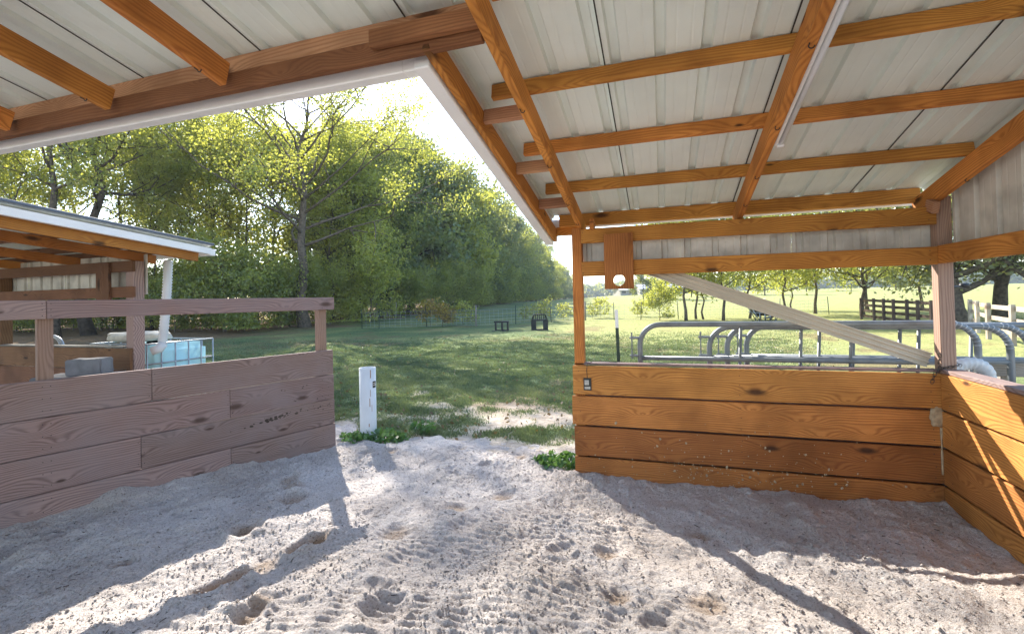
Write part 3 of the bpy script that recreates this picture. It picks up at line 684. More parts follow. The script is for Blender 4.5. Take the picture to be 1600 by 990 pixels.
# ------------------------------------------------------------------ standing white pipe
pp = empty("standing_pipe", (-3.44, 4.90, -0.06), "short thick white plastic pipe standing upright beside the end of the plank wall", "pipe")
def pipe_shell():
    n = 32; ro, ri = 0.098, 0.088; V, F = [], []
    for r_, z in ((ro, -0.2), (ro, 0.86), (ri, 0.86), (ri, 0.3)):
        for j in range(n):
            a = 2*math.pi*j/n; V.append((-3.44+r_*math.cos(a), 4.90+r_*math.sin(a), z))
    for k in range(3):
        for j in range(n): F.append((k*n+j, k*n+(j+1) % n, (k+1)*n+(j+1) % n, (k+1)*n+j))
    F.append(tuple(3*n+j for j in range(n)))
    mesh_obj("pipe_shell", V, F, M['pvc'], pp, True)
    # curved label and rust run
    def patch(name, a0, a1, z0, z1, mat, r_=0.0985, par=None):
        V = []; m = 6
        for z in (z0, z1):
            for i in range(m+1):
                a = a0+(a1-a0)*i/m; V.append((-3.44+r_*math.cos(a), 4.90+r_*math.sin(a), z))
        return mesh_obj(name, V, [(i, i+1, m+2+i, m+1+i) for i in range(m)], M[mat], par or pp, True)
    ca = math.atan2(-4.9, 3.44)
    lb = patch("label", ca+0.62, ca+1.25, 0.62, 0.70, 'black', 0.0988); patch("label_print", ca+0.70, ca+1.18, 0.645, 0.66, 'tagprint', 0.0992, lb); patch("label_print", ca+0.70, ca+1.1, 0.67, 0.682, 'tagprint', 0.0992, lb)
    for a, z0, z1, w in ((0.30, 0.74, 0.84, 0.10), (0.28, 0.52, 0.60, 0.06), (0.18, 0.40, 0.50, 0.09), (0.45, 0.34, 0.42, 0.05), (0.05, 0.16, 0.20, 0.10)):
        patch("rust_run", ca+a, ca+a+w, z0, z1, 'stain', 0.0986)
pipe_shell()

# ------------------------------------------------------------------ pipe gates stacked outside the low wall
def gate(x0, x1, y, top, label, tilt=0.0):
    g = empty("pipe_gate", (x0, y, 0), label, "gate", "pipe gates stacked behind the low wall")
    r = 0.024; R = 0.19; zb = 0.12; zt = top
    def P(x, z): return (x, y+(z-zb)*tilt, z)
    pts = [P(x0, zb)]
    pts.append(P(x0, zt-R))
    for i in range(1, 9):
        a = math.pi/2*i/8; pts.append(P(x0+R-R*math.cos(a), zt-R+R*math.sin(a)))
    for i in range(0, 9):
        a = math.pi/2*i/8; pts.append(P(x1-R+R*math.sin(a), zt-R+R*math.cos(a)))
    pts.append(P(x1, zb))
    fr = tube("frame", pts, r, M['galv'], g, 10)
    # pressed wrinkles on the far bend
    mb = MB()
    for i in range(9):
        a = math.pi/2*(i+0.5)/9; c = Vector(P(x1-R+R*math.sin(a), zt-R+R*math.cos(a))); t = Vector((math.cos(a), 0, -math.sin(a)))
        mb.tube([c-t*0.004, c+t*0.004], 0.0256, 10)
    mb.build("bend_ridges", M['steel'], fr, True)
    for z in (zb+0.02, 0.32, 0.52, 0.76, 1.07): tube("rail", [P(x0, z), P(x1, z)], 0.021, M['galv'], g, 8)
    for f in (0.33, 0.66): tube("brace", [P(x0+(x1-x0)*f-0.03, zb), P(x0+(x1-x0)*f+0.03, zt-0.02)], 0.014, M['galv'], g, 6)
    for z in (1.09, 1.26):
        mb = MB(); mb.tube([P(x0-0.085, z), P(x0, z)], 0.012, 6); mb.tube([P(x0-0.075, z-0.03), P(x0-0.075, z+0.05)], 0.008, 6)
        mb.box((x0-0.095, y-0.014+(z-zb)*tilt, z-0.008), (x0-0.05, y+0.014+(z-zb)*tilt, z+0.008)); mb.build("hinge", M['galv'], fr)
    tube("hinge_pin", [P(x0-0.075, 1.07), P(x0-0.075, 1.30)], 0.006, M['galv'], g, 5)
gate(-0.20, 2.36, 4.60, 1.385, "grey pipe gate nearest the low wall, its left end farthest left")
gate(0.42, 2.62, 4.70, 1.352, "grey pipe gate second from the low wall in the gate stack", 0.01)
gate(0.58, 2.78, 4.78, 1.350, "grey pipe gate third from the low wall in the gate stack", 0.0)
gate(0.76, 3.30, 4.87, 1.352, "grey pipe gate farthest from the low wall, its left end farthest right", 0.01)

# metal t-post with the white top
tp = empty("steel_post", (-0.455, 5.5, -0.05), "leaning green steel fence post with a white painted top", "post")
def tpost(root, base, top, wf=0.70):
    b, t = Vector(base), Vector(top); c = b+(t-b)*wf
    board("shaft", b, c, 0.036, 0.010, M['tgreen'], root, up=(1, 0, 0), c=0.001); board("web", b+Vector((0, 0.014, 0)), c+Vector((0, 0.014, 0)), 0.008, 0.026, M['tgreen'], root, up=(1, 0, 0), c=0.001)
    board("painted_top", c, t, 0.036, 0.010, M['trim'], root, up=(1, 0, 0), c=0.001)
    mb = MB()
    for i in range(12):
        p = b+(c-b)*((i+6)/18); mb.box((p.x-0.006, p.y-0.014, p.z-0.008), (p.x+0.006, p.y-0.006, p.z+0.008))
    mb.build("studs", M['tgreen'], root)
tpost(tp, (-0.455, 5.5, -0.3), (-0.495, 5.5, 1.505), 0.885)

# chain wrapped at the foot of the corner post
ch = empty("post_chain", (2.0, 4.32, 1.03), "rusty chain wrapped round the foot of the corner post", "chain")
def chain(pts):
    pts = [Vector(p) for p in pts]
    seg = []
    for a, b in zip(pts[:-1], pts[1:]):
        n = max(1, int((b-a).length/0.026))
        seg += [(a+(b-a)*i/n, (b-a).normalized()) for i in range(n)]
    for i, (p, d) in enumerate(seg):
        s = d.orthogonal().normalized(); u = s if i % 2 else d.cross(s)
        loop = [p+d*math.cos(a)*0.019+u*math.sin(a)*0.010 for a in [2*math.pi*j/10 for j in range(10)]]
        tube("link", loop, 0.0024, M['chain'], ch, 5, True)
chain([(1.93, 4.308, 0.965), (1.955, 4.31, 1.045), (2.0, 4.335, 1.062), (2.06, 4.337, 1.072), (2.12, 4.345, 1.085), (2.125, 4.40, 1.10)])
chain([(1.995, 4.34, 1.06), (1.992, 4.35, 1.11), (1.998, 4.345, 1.16), (1.99, 4.36, 1.20)])

# black sensor arm on the corner post
sn = empty("sensor_arm", (2.11, 4.45, 1.66), "small black lamp arm sticking out behind the corner post", "lamp")
tube("arm", [(2.09, 4.47, 1.665), (2.30, 4.60, 1.675)], 0.011, M['black'], sn, 8)
tube("head", [(2.25, 4.57, 1.68), (2.30, 4.60, 1.682), (2.325, 4.615, 1.66)], [0.016, 0.022, 0.012], M['black'], sn, 8)

# coil of white ribbed hose behind the corner
cl = empty("hose_coil", (2.29, 4.62, 0.9), "coil of white ribbed hose standing behind the corner post", "hose")
V, F = [], []; n, m = 72, 8
for i in range(n):
    a = 2*math.pi*i/n; rr = 0.05*(1.0+(0.05 if i % 3 else -0.06))
    for j in range(m):
        b_ = 2*math.pi*j/m; q = 0.125+rr*math.cos(b_); V.append((2.29+q*math.cos(a), 4.60+rr*math.sin(b_)-0.25*q*math.sin(a), 0.945+q*math.sin(a)))
for i in range(n):
    for j in range(m): F.append((i*m+j, i*m+(j+1) % m, ((i+1) % n)*m+(j+1) % m, ((i+1) % n)*m+j))
mesh_obj("hose", V, F, M['pvc'], cl, True)
# grey board beyond the corner
gp = empty("outer_rail", (2.9, 4.95, 0), "weathered grey rail board on posts beyond the corner, lower right", "rail")
board("board", (2.40, 4.97, 0.985), (5.2, 4.97, 0.985), 0.135, 0.04, M['greywood'], gp)
for x in (2.75, 4.9): board("post", (x, 5.03, -0.2), (x, 5.03, 1.0), 0.09, 0.08, M['greywood'], gp, up=(1, 0, 0))

# ------------------------------------------------------------------ neighbouring shelter
nb = empty("neighbour_shelter", (-8.1, 4.36, 0), "second open plank shelter beyond the left wall, with dark beams and white roof edge", "shelter")
def B2(y): return 2.27-0.09*(y-4.36)
RN2 = Vector((0, 0.09, 1)).normalized()
for x in (-6.62, -9.42, -12.2): board("post", (x, 4.36, -0.3), (x, 4.36, 2.268), 0.14, 0.14, M['dark' if x < -7 else 'weather'], nb, up=(1, 0, 0))
board("beam", (-12.3, 4.27, 2.195), (-6.5, 4.27, 2.195), 0.14, 0.04, M['dark'], nb)
board("beam", (-12.3, 4.27, 1.86), (-6.5, 4.27, 1.86), 0.14, 0.04, M['dark'], nb)
board("brace_board", (-7.02, 4.235, 1.70), (-7.02, 4.235, 2.25), 0.25, 0.038, M['dark'], nb, up=(1, 0, 0))
for k in range(5):
    z = 1.13-0.28*k-0.1375; board("plank", (-12.3, 4.265, z), (-6.56, 4.265, z), 0.272, 0.038, M['dark'], nb)
board("cap_plank", (-12.3, 4.33, 1.142), (-6.7, 4.33, 1.142), 0.13, 0.02, M['greywood'], nb, up=(0, 1, 0))
for x in (-5.84, -6.62, -7.9, -9.2, -10.5, -11.8): board("rafter", (x, 0.6, B2(0.6)+0.06), (x, 4.62, B2(4.62)+0.06), 0.115, 0.045, M['wood'], nb, up=RN2)
for y in (0.9, 1.55, 2.2, 2.85, 3.5, 4.15, 4.55): board("purlin", (-12.3, y, B2(y)+0.16), (-5.80, y, B2(y)+0.16), 0.085, 0.04, M['dark'], nb, up=RN2)
for k in range(8):
    x0 = -12.4+0.86*k; roof_sheet(x0, min(x0+0.86, -5.74), 0.4, 4.72, 'roof', "roof_sheet", nb, lambda y: B2(y)+0.205)
board("fascia", (-5.76, 0.4, B2(0.4)+0.15), (-5.76, 4.74, B2(4.74)+0.15), 0.085, 0.05, M['trim'], nb, up=RN2)
board("roof_edge", (-5.755, 0.4, B2(0.4)+0.243), (-5.755, 4.76, B2(4.76)+0.243), 0.03, 0.10, M['roofdark'], nb, up=RN2)
board("gutter", (-12.3, 4.79, B2(4.8)+0.15), (-5.78, 4.79, B2(4.8)+0.15), 0.09, 0.09, M['trim'], nb)
for k in range(7):
    x0 = -12.3+0.83*k; siding((x0, 4.44), (x0+0.81, 4.44), 1.83, lambda x, y: B2(4.44)+0.1, parent=nb)
# ribbed downspout
pts, rads = [], []
for i in range(57):
    f = i/56; z = 2.31-f*1.18; pts.append((-6.62+0.02*math.sin(f*3), 4.80-0.10*f, z)); rads.append(0.061 if i % 2 else 0.048)
tube("downspout", pts, rads, M['pvc'], nb, 12)
tube("downspout_foot", [(-6.60, 4.70, 1.15), (-6.62, 4.66, 1.08), (-6.68, 4.60, 1.05)], [0.062, 0.062, 0.058], M['pvc'], nb, 12)

# tank in its cage
tk = empty("caged_tank", (-7.4, 5.05, -0.05), "white plastic liquid tank in a grey wire cage beside the second shelter", "tank")
TX0, TX1, TY0, TY1 = -7.95, -6.80, 4.62, 5.62
bm = cbox(TX1-TX0-0.06, TY1-TY0-0.06, 0.98, 0.0); bmesh.ops.bevel(bm, geom=bm.edges[:], offset=0.09, segments=3, affect='EDGES')
bm_obj("tank_body", bm, M['tank'], tk, Matrix.Translation(((TX0+TX1)/2, (TY0+TY1)/2, 0.62)), True)
tube("tank_cap", [(-7.35, 5.12, 1.10), (-7.35, 5.12, 1.15)], 0.11, M['black'], tk, 16)
for z in (0.14, 0.38, 0.62, 0.86, 1.14): tube("cage_bar", [(TX0, TY0, z), (TX1, TY0, z), (TX1, TY1, z), (TX0, TY1, z)], 0.011, M['steel'], tk, 6, True)
for x in np.linspace(TX0, TX1, 6):
    for y in (TY0, TY1): tube("cage_bar", [(x, y, 0.1), (x, y, 1.14)], 0.010, M['steel'], tk, 6)
for y in np.linspace(TY0, TY1, 6)[1:-1]:
    for x in (TX0, TX1): tube("cage_bar", [(x, y, 0.1), (x, y, 1.14)], 0.010, M['steel'], tk, 6)
mb = MB(); mb.box((TX0, TY0, 0.04), (TX1, TY1, 0.10))
for x in (TX0+0.05, (TX0+TX1)/2, TX1-0.05): mb.box((x-0.05, TY0, -0.06), (x+0.05, TY1, 0.038))
mb.build("pallet", M['greywood'], tk)
bm = bmesh.new(); bmesh.ops.create_icosphere(bm, subdivisions=4, radius=1.0)
for v in bm.verts:
    k = 1+0.22*float(vn.fbm(np.array(v.co.x*2.2+4), np.array(v.co.y*2.2+v.co.z), 3)); s = lambda t: math.copysign(abs(t)**0.6, t)
    v.co = Vector((s(v.co.x)*0.42*k, s(v.co.y)*0.27*k, s(v.co.z)*0.075*k))
o = bm_obj("feed_sack", bm, M['cloth'], None, Matrix.Translation((-7.42, 4.95, 1.225)) @ Matrix.Rotation(0.1, 4, 'Z'), True)
tag(o, "pale cloth sack lying flat on top of the caged tank", "sack")

# grey blocks inside the second shelter
def block(x, y, z, sx, sy, sz, rz, label):
    bm = cbox(sx, sy, sz, 0.0); bmesh.ops.bevel(bm, geom=bm.edges[:], offset=0.012, segments=2, affect='EDGES')
    bmesh.ops.subdivide_edges(bm, edges=bm.edges[:], cuts=2, use_grid_fill=True)
    for v in bm.verts: v.co += Vector((vn.fbm(np.array(v.co.x*9), np.array(v.co.z*9+v.co.y*5), 3), 0, vn2.fbm(np.array(v.co.y*9), np.array(v.co.x*9), 3)))*0.012
    tag(bm_obj("grey_block", bm, M['concrete'], None, Matrix.Translation((x, y, z)) @ Matrix.Rotation(rz, 4, 'Z')), label, "block", "grey blocks in the second shelter")
block(-6.52, 3.78, 0.965, 0.36, 0.26, 0.19, 0.55, "small grey block topmost on the pile in the second shelter")
block(-6.66, 3.76, 0.745, 0.78, 0.42, 0.24, 0.4, "wide grey block directly under the small block in the second shelter")
block(-6.64, 3.76, 0.30, 0.80, 0.46, 0.64, 0.42, "large grey block on the floor at the bottom of the pile")
# bent pipe behind the second shelter
bp_ = empty("bent_pipe_rack", (-9.4, 4.9, 0), "bent grey pipe rack standing behind the second shelter", "rack")
for dx in (0.0, 0.06):
    pts = [(-9.70+dx, 4.80, -0.1), (-9.70+dx, 4.80, 1.08)]+[(-9.40+dx-0.30*math.cos(a), 4.88, 1.08+0.16*math.sin(a)) for a in [math.pi*i/10 for i in range(11)]]+[(-9.10+dx, 4.97, -0.1)]
    tube("hoop", pts, 0.02, M['steel'], bp_, 8)
tube("cross_bar", [(-9.70, 4.80, 0.7), (-9.05, 4.97, 0.7)], 0.015, M['steel'], bp_, 6)

# ------------------------------------------------------------------ foliage generators
def leaves_mesh(name, C, size, rng, mat, tint=None, elong=1.6):
    n = len(C)
    a = rng.normal(size=(n, 3)); a /= np.linalg.norm(a, axis=1)[:, None]
    b = rng.normal(size=(n, 3)); b -= (a*b).sum(1)[:, None]*a; b /= np.linalg.norm(b, axis=1)[:, None]
    s = size*rng.uniform(0.6, 1.3, n)[:, None]
    V = np.empty((n, 4, 3)); V[:, 0] = C-a*s*0.5*elong; V[:, 1] = C+b*s*0.5; V[:, 2] = C+a*s*0.5*elong; V[:, 3] = C-b*s*0.5
    nrm = np.cross(a, b); V[:, 0] += nrm*s*0.12; V[:, 2] += nrm*s*0.12
    V = V.reshape(-1, 3)
    me = bpy.data.meshes.new(name)
    me.vertices.add(4*n); me.vertices.foreach_set('co', V.ravel())
    me.loops.add(4*n); me.loops.foreach_set('vertex_index', np.arange(4*n, dtype=np.int32))
    me.polygons.add(n); me.polygons.foreach_set('loop_start', np.arange(0, 4*n, 4, dtype=np.int32)); me.polygons.foreach_set('loop_total', np.full(n, 4, np.int32))
    me.update(calc_edges=True)
    t = rng.random(n) if tint is None else np.clip(tint+rng.normal(0, 0.16, n), 0, 1)
    at = me.attributes.new('tint', 'FLOAT', 'POINT'); at.data.foreach_set('value', np.repeat(t, 4).astype(np.float32))
    me.materials.append(mat); return me
def grow_tree(seed, H, r0, base, spread, n_limb, n_leaf, leaf, kind='leaf_bright', bark='bark', fork=None, lean=(0, 0), shape='round', clump=0.55, thin=1.0):
    """returns (wood mesh, leaf mesh): tapered trunk, limbs, twigs and leaves clumped along the twigs"""
    rng = np.random.default_rng(seed); mb = MB(); tips = []
    k = 9; tr = []
    for i in range(k):
        f = i/(k-1); w = 0.03*H*(f > 0)
        tr.append(Vector((lean[0]*f*H+rng.normal(0, w*0.35), lean[1]*f*H+rng.normal(0, w*0.35), -0.2+f*(H*0.9))))
    mb.tube(tr, [r0*(1.25 if i == 0 else 1)*(1-0.88*(i/(k-1))**0.9) for i in range(k)], 8)
    def at_trunk(z):
        f = min(max((z+0.2)/(H*0.9), 0), 1)*(k-1); i = min(int(f), k-2); return tr[i].lerp(tr[i+1], f-i)
    def limb(p, d, L, r, depth):
        pts = [p.copy()]; q = p.copy(); d = d.normalized(); m = 6
        for i in range(m):
            d = (d+Vector(rng.normal(0, 0.16, 3))+Vector((0, 0, 0.05 if shape != 'pine' else -0.03))).normalized()
            q = q+d*L/m; pts.append(q.copy())
        mb.tube(pts, [max(0.006, r*(1-0.85*i/m)) for i in range(m+1)], 5 if depth else 6)
        if depth < 2:
            for j in range(4 if depth == 0 else 3):
                f = rng.uniform(0.3, 1.0); i = min(int(f*m), m-1); pp_ = pts[i].lerp(pts[i+1], f*m-i)
                nd = (d+Vector(rng.normal(0, 0.65, 3))).normalized(); limb(pp_, nd, L*rng.uniform(0.4, 0.62), r*0.45, depth+1)
        if depth >= 1: tips.extend([pts[2], pts[3], pts[4], pts[5], pts[6]])
    for j in range(n_limb):
        f = (j+rng.random())/n_limb; z = base+(H*0.88-base)*f
        p = at_trunk(z); a = 2.4*j+rng.uniform(-0.6, 0.6)
        if shape == 'pine': L = spread*(1.05-f)*rng.uniform(0.7, 1.1)+0.3; el = 0.05
        elif shape == 'column': L = spread*(0.75+0.5*math.sin(math.pi*min(f+0.15, 1)))*rng.uniform(0.6, 1.1); el = 0.5+0.5*f
        else: L = spread*(0.45+0.75*math.sin(math.pi*(0.18+0.75*f)))*rng.uniform(0.7, 1.15); el = 0.25+0.75*f
        limb(p, Vector((math.cos(a), math.sin(a), el)), L, r0*(0.5-0.3*f)*thin, 0)
    T = np.array([tuple(t) for t in tips])
    idx = rng.integers(0, len(T), n_leaf)
    C = T[idx]+rng.normal(0, 1, (n_leaf, 3))*np.array([clump, clump, clump*0.7])
    ct = rng.random(len(T))                       # clump tone
    tint = 0.25+0.5*ct[idx]
    C[:, 2] = np.maximum(C[:, 2], 0.3)
    wm = bpy.data.meshes.new("trunk"); wm.from_pydata(mb.V, [], mb.F); wm.update(); wm.polygons.foreach_set('use_smooth', [True]*len(wm.polygons)); wm.materials.append(M[bark])
    lm = leaves_mesh("crown", C, leaf, rng, M[kind], tint)
    return wm, lm
def plant_tree(meshes, x, y, s, rz, name, label, cat="tree", group=None, sz=None):
    e = empty(name, (x, y, gzz(x, y)-0.05), label, cat, group, rz)
    for nm, me in zip(("trunk", "crown"), meshes):
        o = bpy.data.objects.new(nm, me); COL.objects.link(o); o.parent = e
    e.scale = (s, s, sz or s)
    return e
def cw(px, d):
    """ground point at photograph column px and depth d"""
    xc = (px-800)/728.56*d
    return (xc*math.cos(YAW)-d*math.sin(YAW), xc*math.sin(YAW)+d*math.cos(YAW))

# ---- wood on the left
PT = {
 'big': grow_tree(21, 17.6, 0.38, 5.0, 8.0, 24, 36000, 0.105, 'leaf_bright', 'bark', clump=0.40, thin=0.6),
 'a': grow_tree(22, 18, 0.26, 6.0, 4.6, 15, 13000, 0.125, 'leaf_bright', 'bark', clump=0.5, thin=0.7),
 'b': grow_tree(23, 17, 0.20, 5.0, 4.2, 16, 13000, 0.12, 'leaf_green', 'barkdark', clump=0.48, thin=0.7),
 'c': grow_tree(24, 13, 0.10, 4.0, 3.0, 14, 7500, 0.12, 'leaf_bright', 'barkdark', clump=0.42, shape='column'),
 'd': grow_tree(25, 19, 0.32, 7.0, 5.2, 15, 13000, 0.13, 'leaf_green', 'barkdark', clump=0.5, thin=0.7, lean=(0.10, 0.0)),
 'shrub': grow_tree(26, 3.2, 0.05, 0.3, 2.0, 13, 7500, 0.105, 'leaf_green', 'bark', clump=0.4),
 'shrub2': grow_tree(27, 4.4, 0.06, 0.5, 2.1, 13, 6000, 0.11, 'leaf_bright', 'bark', clump=0.42),
 'far1': grow_tree(28, 20, 0.3, 2.0, 5.2, 18, 15000, 0.30, 'leaf_far', 'barkdark', clump=0.85),
 'far2': grow_tree(29, 21, 0.3, 3.0, 4.4, 22, 15000, 0.27, 'leaf_pine', 'barkdark', clump=0.6, shape='pine'),
 'far3': grow_tree(30, 18, 0.3, 1.5, 5.0, 18, 15000, 0.30, 'leaf_bright', 'barkdark', clump=0.85),
}
x, y = cw(476, 31); plant_tree(PT['big'], x, y, 1.0, 0.6, "broadleaf_tree", "large spreading tree with a thick forked trunk standing in front of the wood")
x, y = cw(84, 26); plant_tree(PT['a'], x, y, 1.05, 2.0, "broadleaf_tree", "thick grey trunk rising behind the second shelter's roof, leftmost")
x, y = cw(140, 27); plant_tree(PT['d'], x, y, 1.0, -0.35, "broadleaf_tree", "leaning dark trunk right of the thick grey trunk behind the second shelter")
cnt = {}; ORD = ("first", "second", "third", "fourth", "fifth", "sixth", "seventh", "eighth", "ninth")
for px, d, kind, s, rz in sorted(((-120, 24, 'b', 1.0, 1), (-40, 30, 'a', 1.0, 4), (20, 34, 'c', 1.1, 2), (190, 34, 'b', 1.0, 5), (238, 31, 'c', 1.0, 1.5), (262, 38, 'a', 1.05, 0.7),
        (300, 33, 'c', 1.1, 3.1), (335, 36, 'b', 0.95, 2.4), (386, 34, 'c', 1.2, 0.2), (398, 40, 'd', 0.9, 3.5), (432, 37, 'c', 1.15, 4.4), (520, 38, 'c', 1.2, 5.2), (548, 43, 'a', 1.0, 5.9),
        (565, 40, 'c', 1.1, 0.9), (590, 46, 'b', 1.05, 2.2), (120, 42, 'a', 1.1, 3), (330, 50, 'b', 1.1, 1), (230, 52, 'a', 1.1, 4), (-90, 40, 'a', 1.1, 0.2))):
    x, y = cw(px, d)
    cnt[kind] = cnt.get(kind, 0)+1
    lab = {'a': "full leafy tree with a grey trunk, %s from the left in the wood" % ORD[cnt[kind]-1], 'b': "dark green tree with a dark trunk, %s from the left in the wood" % ORD[cnt[kind]-1],
           'c': "slim young tree with a thin trunk, %s from the left in the wood" % ORD[cnt[kind]-1], 'd': "leaning leafy tree in the wood behind the left wall"}[kind]
    plant_tree(PT[kind], x, y, s, rz, "woodland_tree", lab, "tree", {'a': "full trees of the left wood", 'b': "dark trees of the left wood", 'c': "slim trees of the left wood", 'd': "leaning trees of the left wood"}[kind])
r = random.Random(12)
for i in range(30):
    px = -60+i*22+r.uniform(-8, 8); d = r.uniform(28, 37)+max(0, (px-420))*0.05
    x, y = cw(px, d); k = 'shrub' if r.random() < 0.6 else 'shrub2'
    plant_tree(PT[k], x, y, r.uniform(0.7, 1.15), r.uniform(0, 6), "undergrowth_shrub", "dense green shrub at the foot of the left wood" if k == 'shrub' else "tall yellow-green shrub at the foot of the left wood", "shrub", "dense shrubs of the left wood" if k == 'shrub' else "tall shrubs of the left wood")
# ---- wood edge running away into the distance
r = random.Random(31); d = 46; i = 0
while d < 330:
    for row in range(2):
        xc = -21.5+0.1855*d-row*6.5+r.uniform(-1.2, 1.2)-(1.5 if d < 60 else 0); dd = d+r.uniform(-1.5, 1.5)+row*2
        x = xc*math.cos(YAW)-dd*math.sin(YAW); y = xc*math.sin(YAW)+dd*math.cos(YAW)
        k = r.choice(('far1', 'far1', 'far3', 'far2')) if d < 75 else r.choice(('far1', 'far2', 'far1', 'far3', 'far2'))
        lab = {'far1': "full green tree along the wood edge running into the distance", 'far2': "dark pine along the wood edge running into the distance", 'far3': "yellow-green tree along the wood edge running into the distance"}[k]
        plant_tree(PT[k], x, y, r.uniform(0.86, 1.06), r.uniform(0, 6), "wood_edge_tree", lab, "tree", {'far1': "green trees of the far wood edge", 'far2': "pines of the far wood edge", 'far3': "yellow-green trees of the far wood edge"}[k])
    if d < 150:
        xc = -19.0+0.1855*d+r.uniform(-1, 1); x = xc*math.cos(YAW)-d*math.sin(YAW); y = xc*math.sin(YAW)+d*math.cos(YAW)
        plant_tree(PT['shrub'], x, y, r.uniform(1.0, 1.6), r.uniform(0, 6), "undergrowth_shrub", "low shrub along the wood edge running into the distance", "shrub", "shrubs of the far wood edge")
    d += 5.0 if d < 90 else (7.5 if d < 180 else 13)

# ---- field trees on the right
FT = {'f1': grow_tree(41, 8.0, 0.10, 1.5, 2.8, 15, 8000, 0.105, 'leaf_bright', 'bark', clump=0.45),
      'f2': grow_tree(42, 7.0, 0.075, 1.4, 2.4, 13, 6000, 0.10, 'leaf_bright', 'bark', clump=0.45, lean=(0.08, 0.0)),
      'f3': grow_tree(43, 8.5, 0.15, 1.5, 3.4, 16, 10000, 0.11, 'leaf_bright', 'bark', clump=0.5),
      'r': grow_tree(44, 8.5, 0.34, 1.3, 4.2, 18, 17000, 0.125, 'leaf_silver', 'bark', clump=0.55, lean=(-0.12, 0.05)),
      'bush': grow_tree(45, 1.7, 0.03, 0.2, 1.0, 12, 3500, 0.07, 'leaf_green', 'bark', clump=0.2)}
spots = [(1.48, 31.4, 'f1', "slim field tree leftmost in the row beyond the gates"), (2.17, 32.7, 'f2', "thin field tree second from the left in the row beyond the gates"), (2.63, 32.6, 'f2', "thin field tree third from the left in the row beyond the gates"),
         (3.68, 31.8, 'f1', "field tree with a straight trunk left of the hay feeder"), (5.4, 33.4, 'f2', "leaning field tree just behind the hay feeder"), (7.9, 35.2, 'f1', "field tree right of the hay feeder, forked low"), (9.93, 42.3, 'f2', "small field tree farthest back, right of the feeder"),
         (10.4, 38.0, 'f1', "field tree between the feeder and the brown fence, dark straight trunk"), (12.2, 35.0, 'f3', "large field tree just left of the brown board fence"), (14.6, 41, 'f3', "wide field tree behind the brown board fence"), (17.5, 40, 'f1', "yellow-green tree behind the brown fence, next to the corner post")]
for i, (x, y, k, lab) in enumerate(spots): plant_tree(FT[k], x, y, 1.0+0.1*math.sin(i*2), i*1.3, "field_tree", lab, "tree", "field trees beyond the gates")
for i, (x, y, lab) in enumerate(((13.6, 27.6, "grey-green tree with a leaning trunk right of the corner post"), (16.2, 29.6, "grey-green tree with a thick trunk second from the corner post"), (15.9, 25.6, "grey-green tree with a thick trunk at the right picture edge"), (18.4, 27.0, "grey-green tree standing behind the others at the right edge"))):
    plant_tree(FT['r'], x, y, 1.0, i*1.7, "paddock_tree", lab, "tree", "grey-green trees by the pale fence")
plant_tree(FT['bush'], -0.1, 32.3, 1.0, 0, "field_bush", "round green bush growing in the wire fence", "bush")
for i, (px, d) in enumerate(((1005, 90), (1040, 80), (1080, 95), (1140, 100), (1195, 90), (1260, 110), (1330, 105), (1400, 95))):
    x, y = cw(px, d); plant_tree(PT['far3' if i % 2 else 'far1'], x, y, 0.38, i, "distant_tree", "small distant tree across the bright pasture", "tree", "distant trees across the pasture")
# low forest band at the horizon
def far_woods():
    rng = np.random.default_rng(9); C = []; n = 42000
    a = rng.uniform(-0.35, 0.85, n)-YAW; d = rng.uniform(420, 560, n); hgt = 13+7*vn.fbm(a*40, d*0.02, 3)
    z = rng.random(n)**0.7*hgt; x = d*np.sin(a); y = d*np.cos(a)
    C = np.stack([x, y, gz(x, y)+z-0.5], 1)
    me = leaves_mesh("distant_woods", C, 2.6, rng, M['leaf_pine'], np.full(n, 0.5))
    o = bpy.data.objects.new("distant_woods", me); COL.objects.link(o); tag(o, "low blue-green woods along the horizon beyond the pasture", "woods", None, 'stuff')
far_woods()
# far farm buildings
def farm(px, d, w, dep, h, rz, label):
    x, y = cw(px, d); e = empty("farm_building", (x, y, gzz(x, y)), label, "building", "pale farm buildings on the horizon", rz)
    def put(nm, V, F, mat):
        me = bpy.data.meshes.new(nm); me.from_pydata(V, [], F); me.update(); me.materials.append(M[mat]); o = bpy.data.objects.new(nm, me); COL.objects.link(o); o.parent = e
    a, b = w/2, dep/2
    put("wall", [(-a,-b,-1),(a,-b,-1),(a,b,-1),(-a,b,-1),(-a,-b,h),(a,-b,h),(a,b,h),(-a,b,h),(-a,0,h*1.6),(a,0,h*1.6)], [(0,1,5,4),(1,2,6,9,5),(2,3,7,6),(3,0,4,8,7)], 'housewall')
    o_ = 0.5; t = 0.12
    for s in (-1, 1):
        put("roof", [(-a-o_, s*(b+o_), h-0.25), (a+o_, s*(b+o_), h-0.25), (a+o_, 0, h*1.6+0.06), (-a-o_, 0, h*1.6+0.06), (-a-o_, s*(b+o_), h-0.25+t), (a+o_, s*(b+o_), h-0.25+t), (a+o_, 0, h*1.6+0.06+t), (-a-o_, 0, h*1.6+0.06+t)],
            [(0,1,2,3),(4,7,6,5),(0,4,5,1),(1,5,6,2),(2,6,7,3),(3,7,4,0)], 'houseroof')
    for i in range(4):
        xx = -a+w*(i+0.5)/4; put("window", [(xx-0.6,-b-0.03,h*0.3),(xx+0.6,-b-0.03,h*0.3),(xx+0.6,-b-0.03,h*0.75),(xx-0.6,-b-0.03,h*0.75)], [(0,1,2,3)], 'glassdark')
farm(985, 150, 9, 7, 1.7, YAW+0.1, "small pale farm building at the left of the horizon group")
farm(1018, 145, 9, 7, 1.8, YAW, "long pale farm building in the middle of the horizon group")
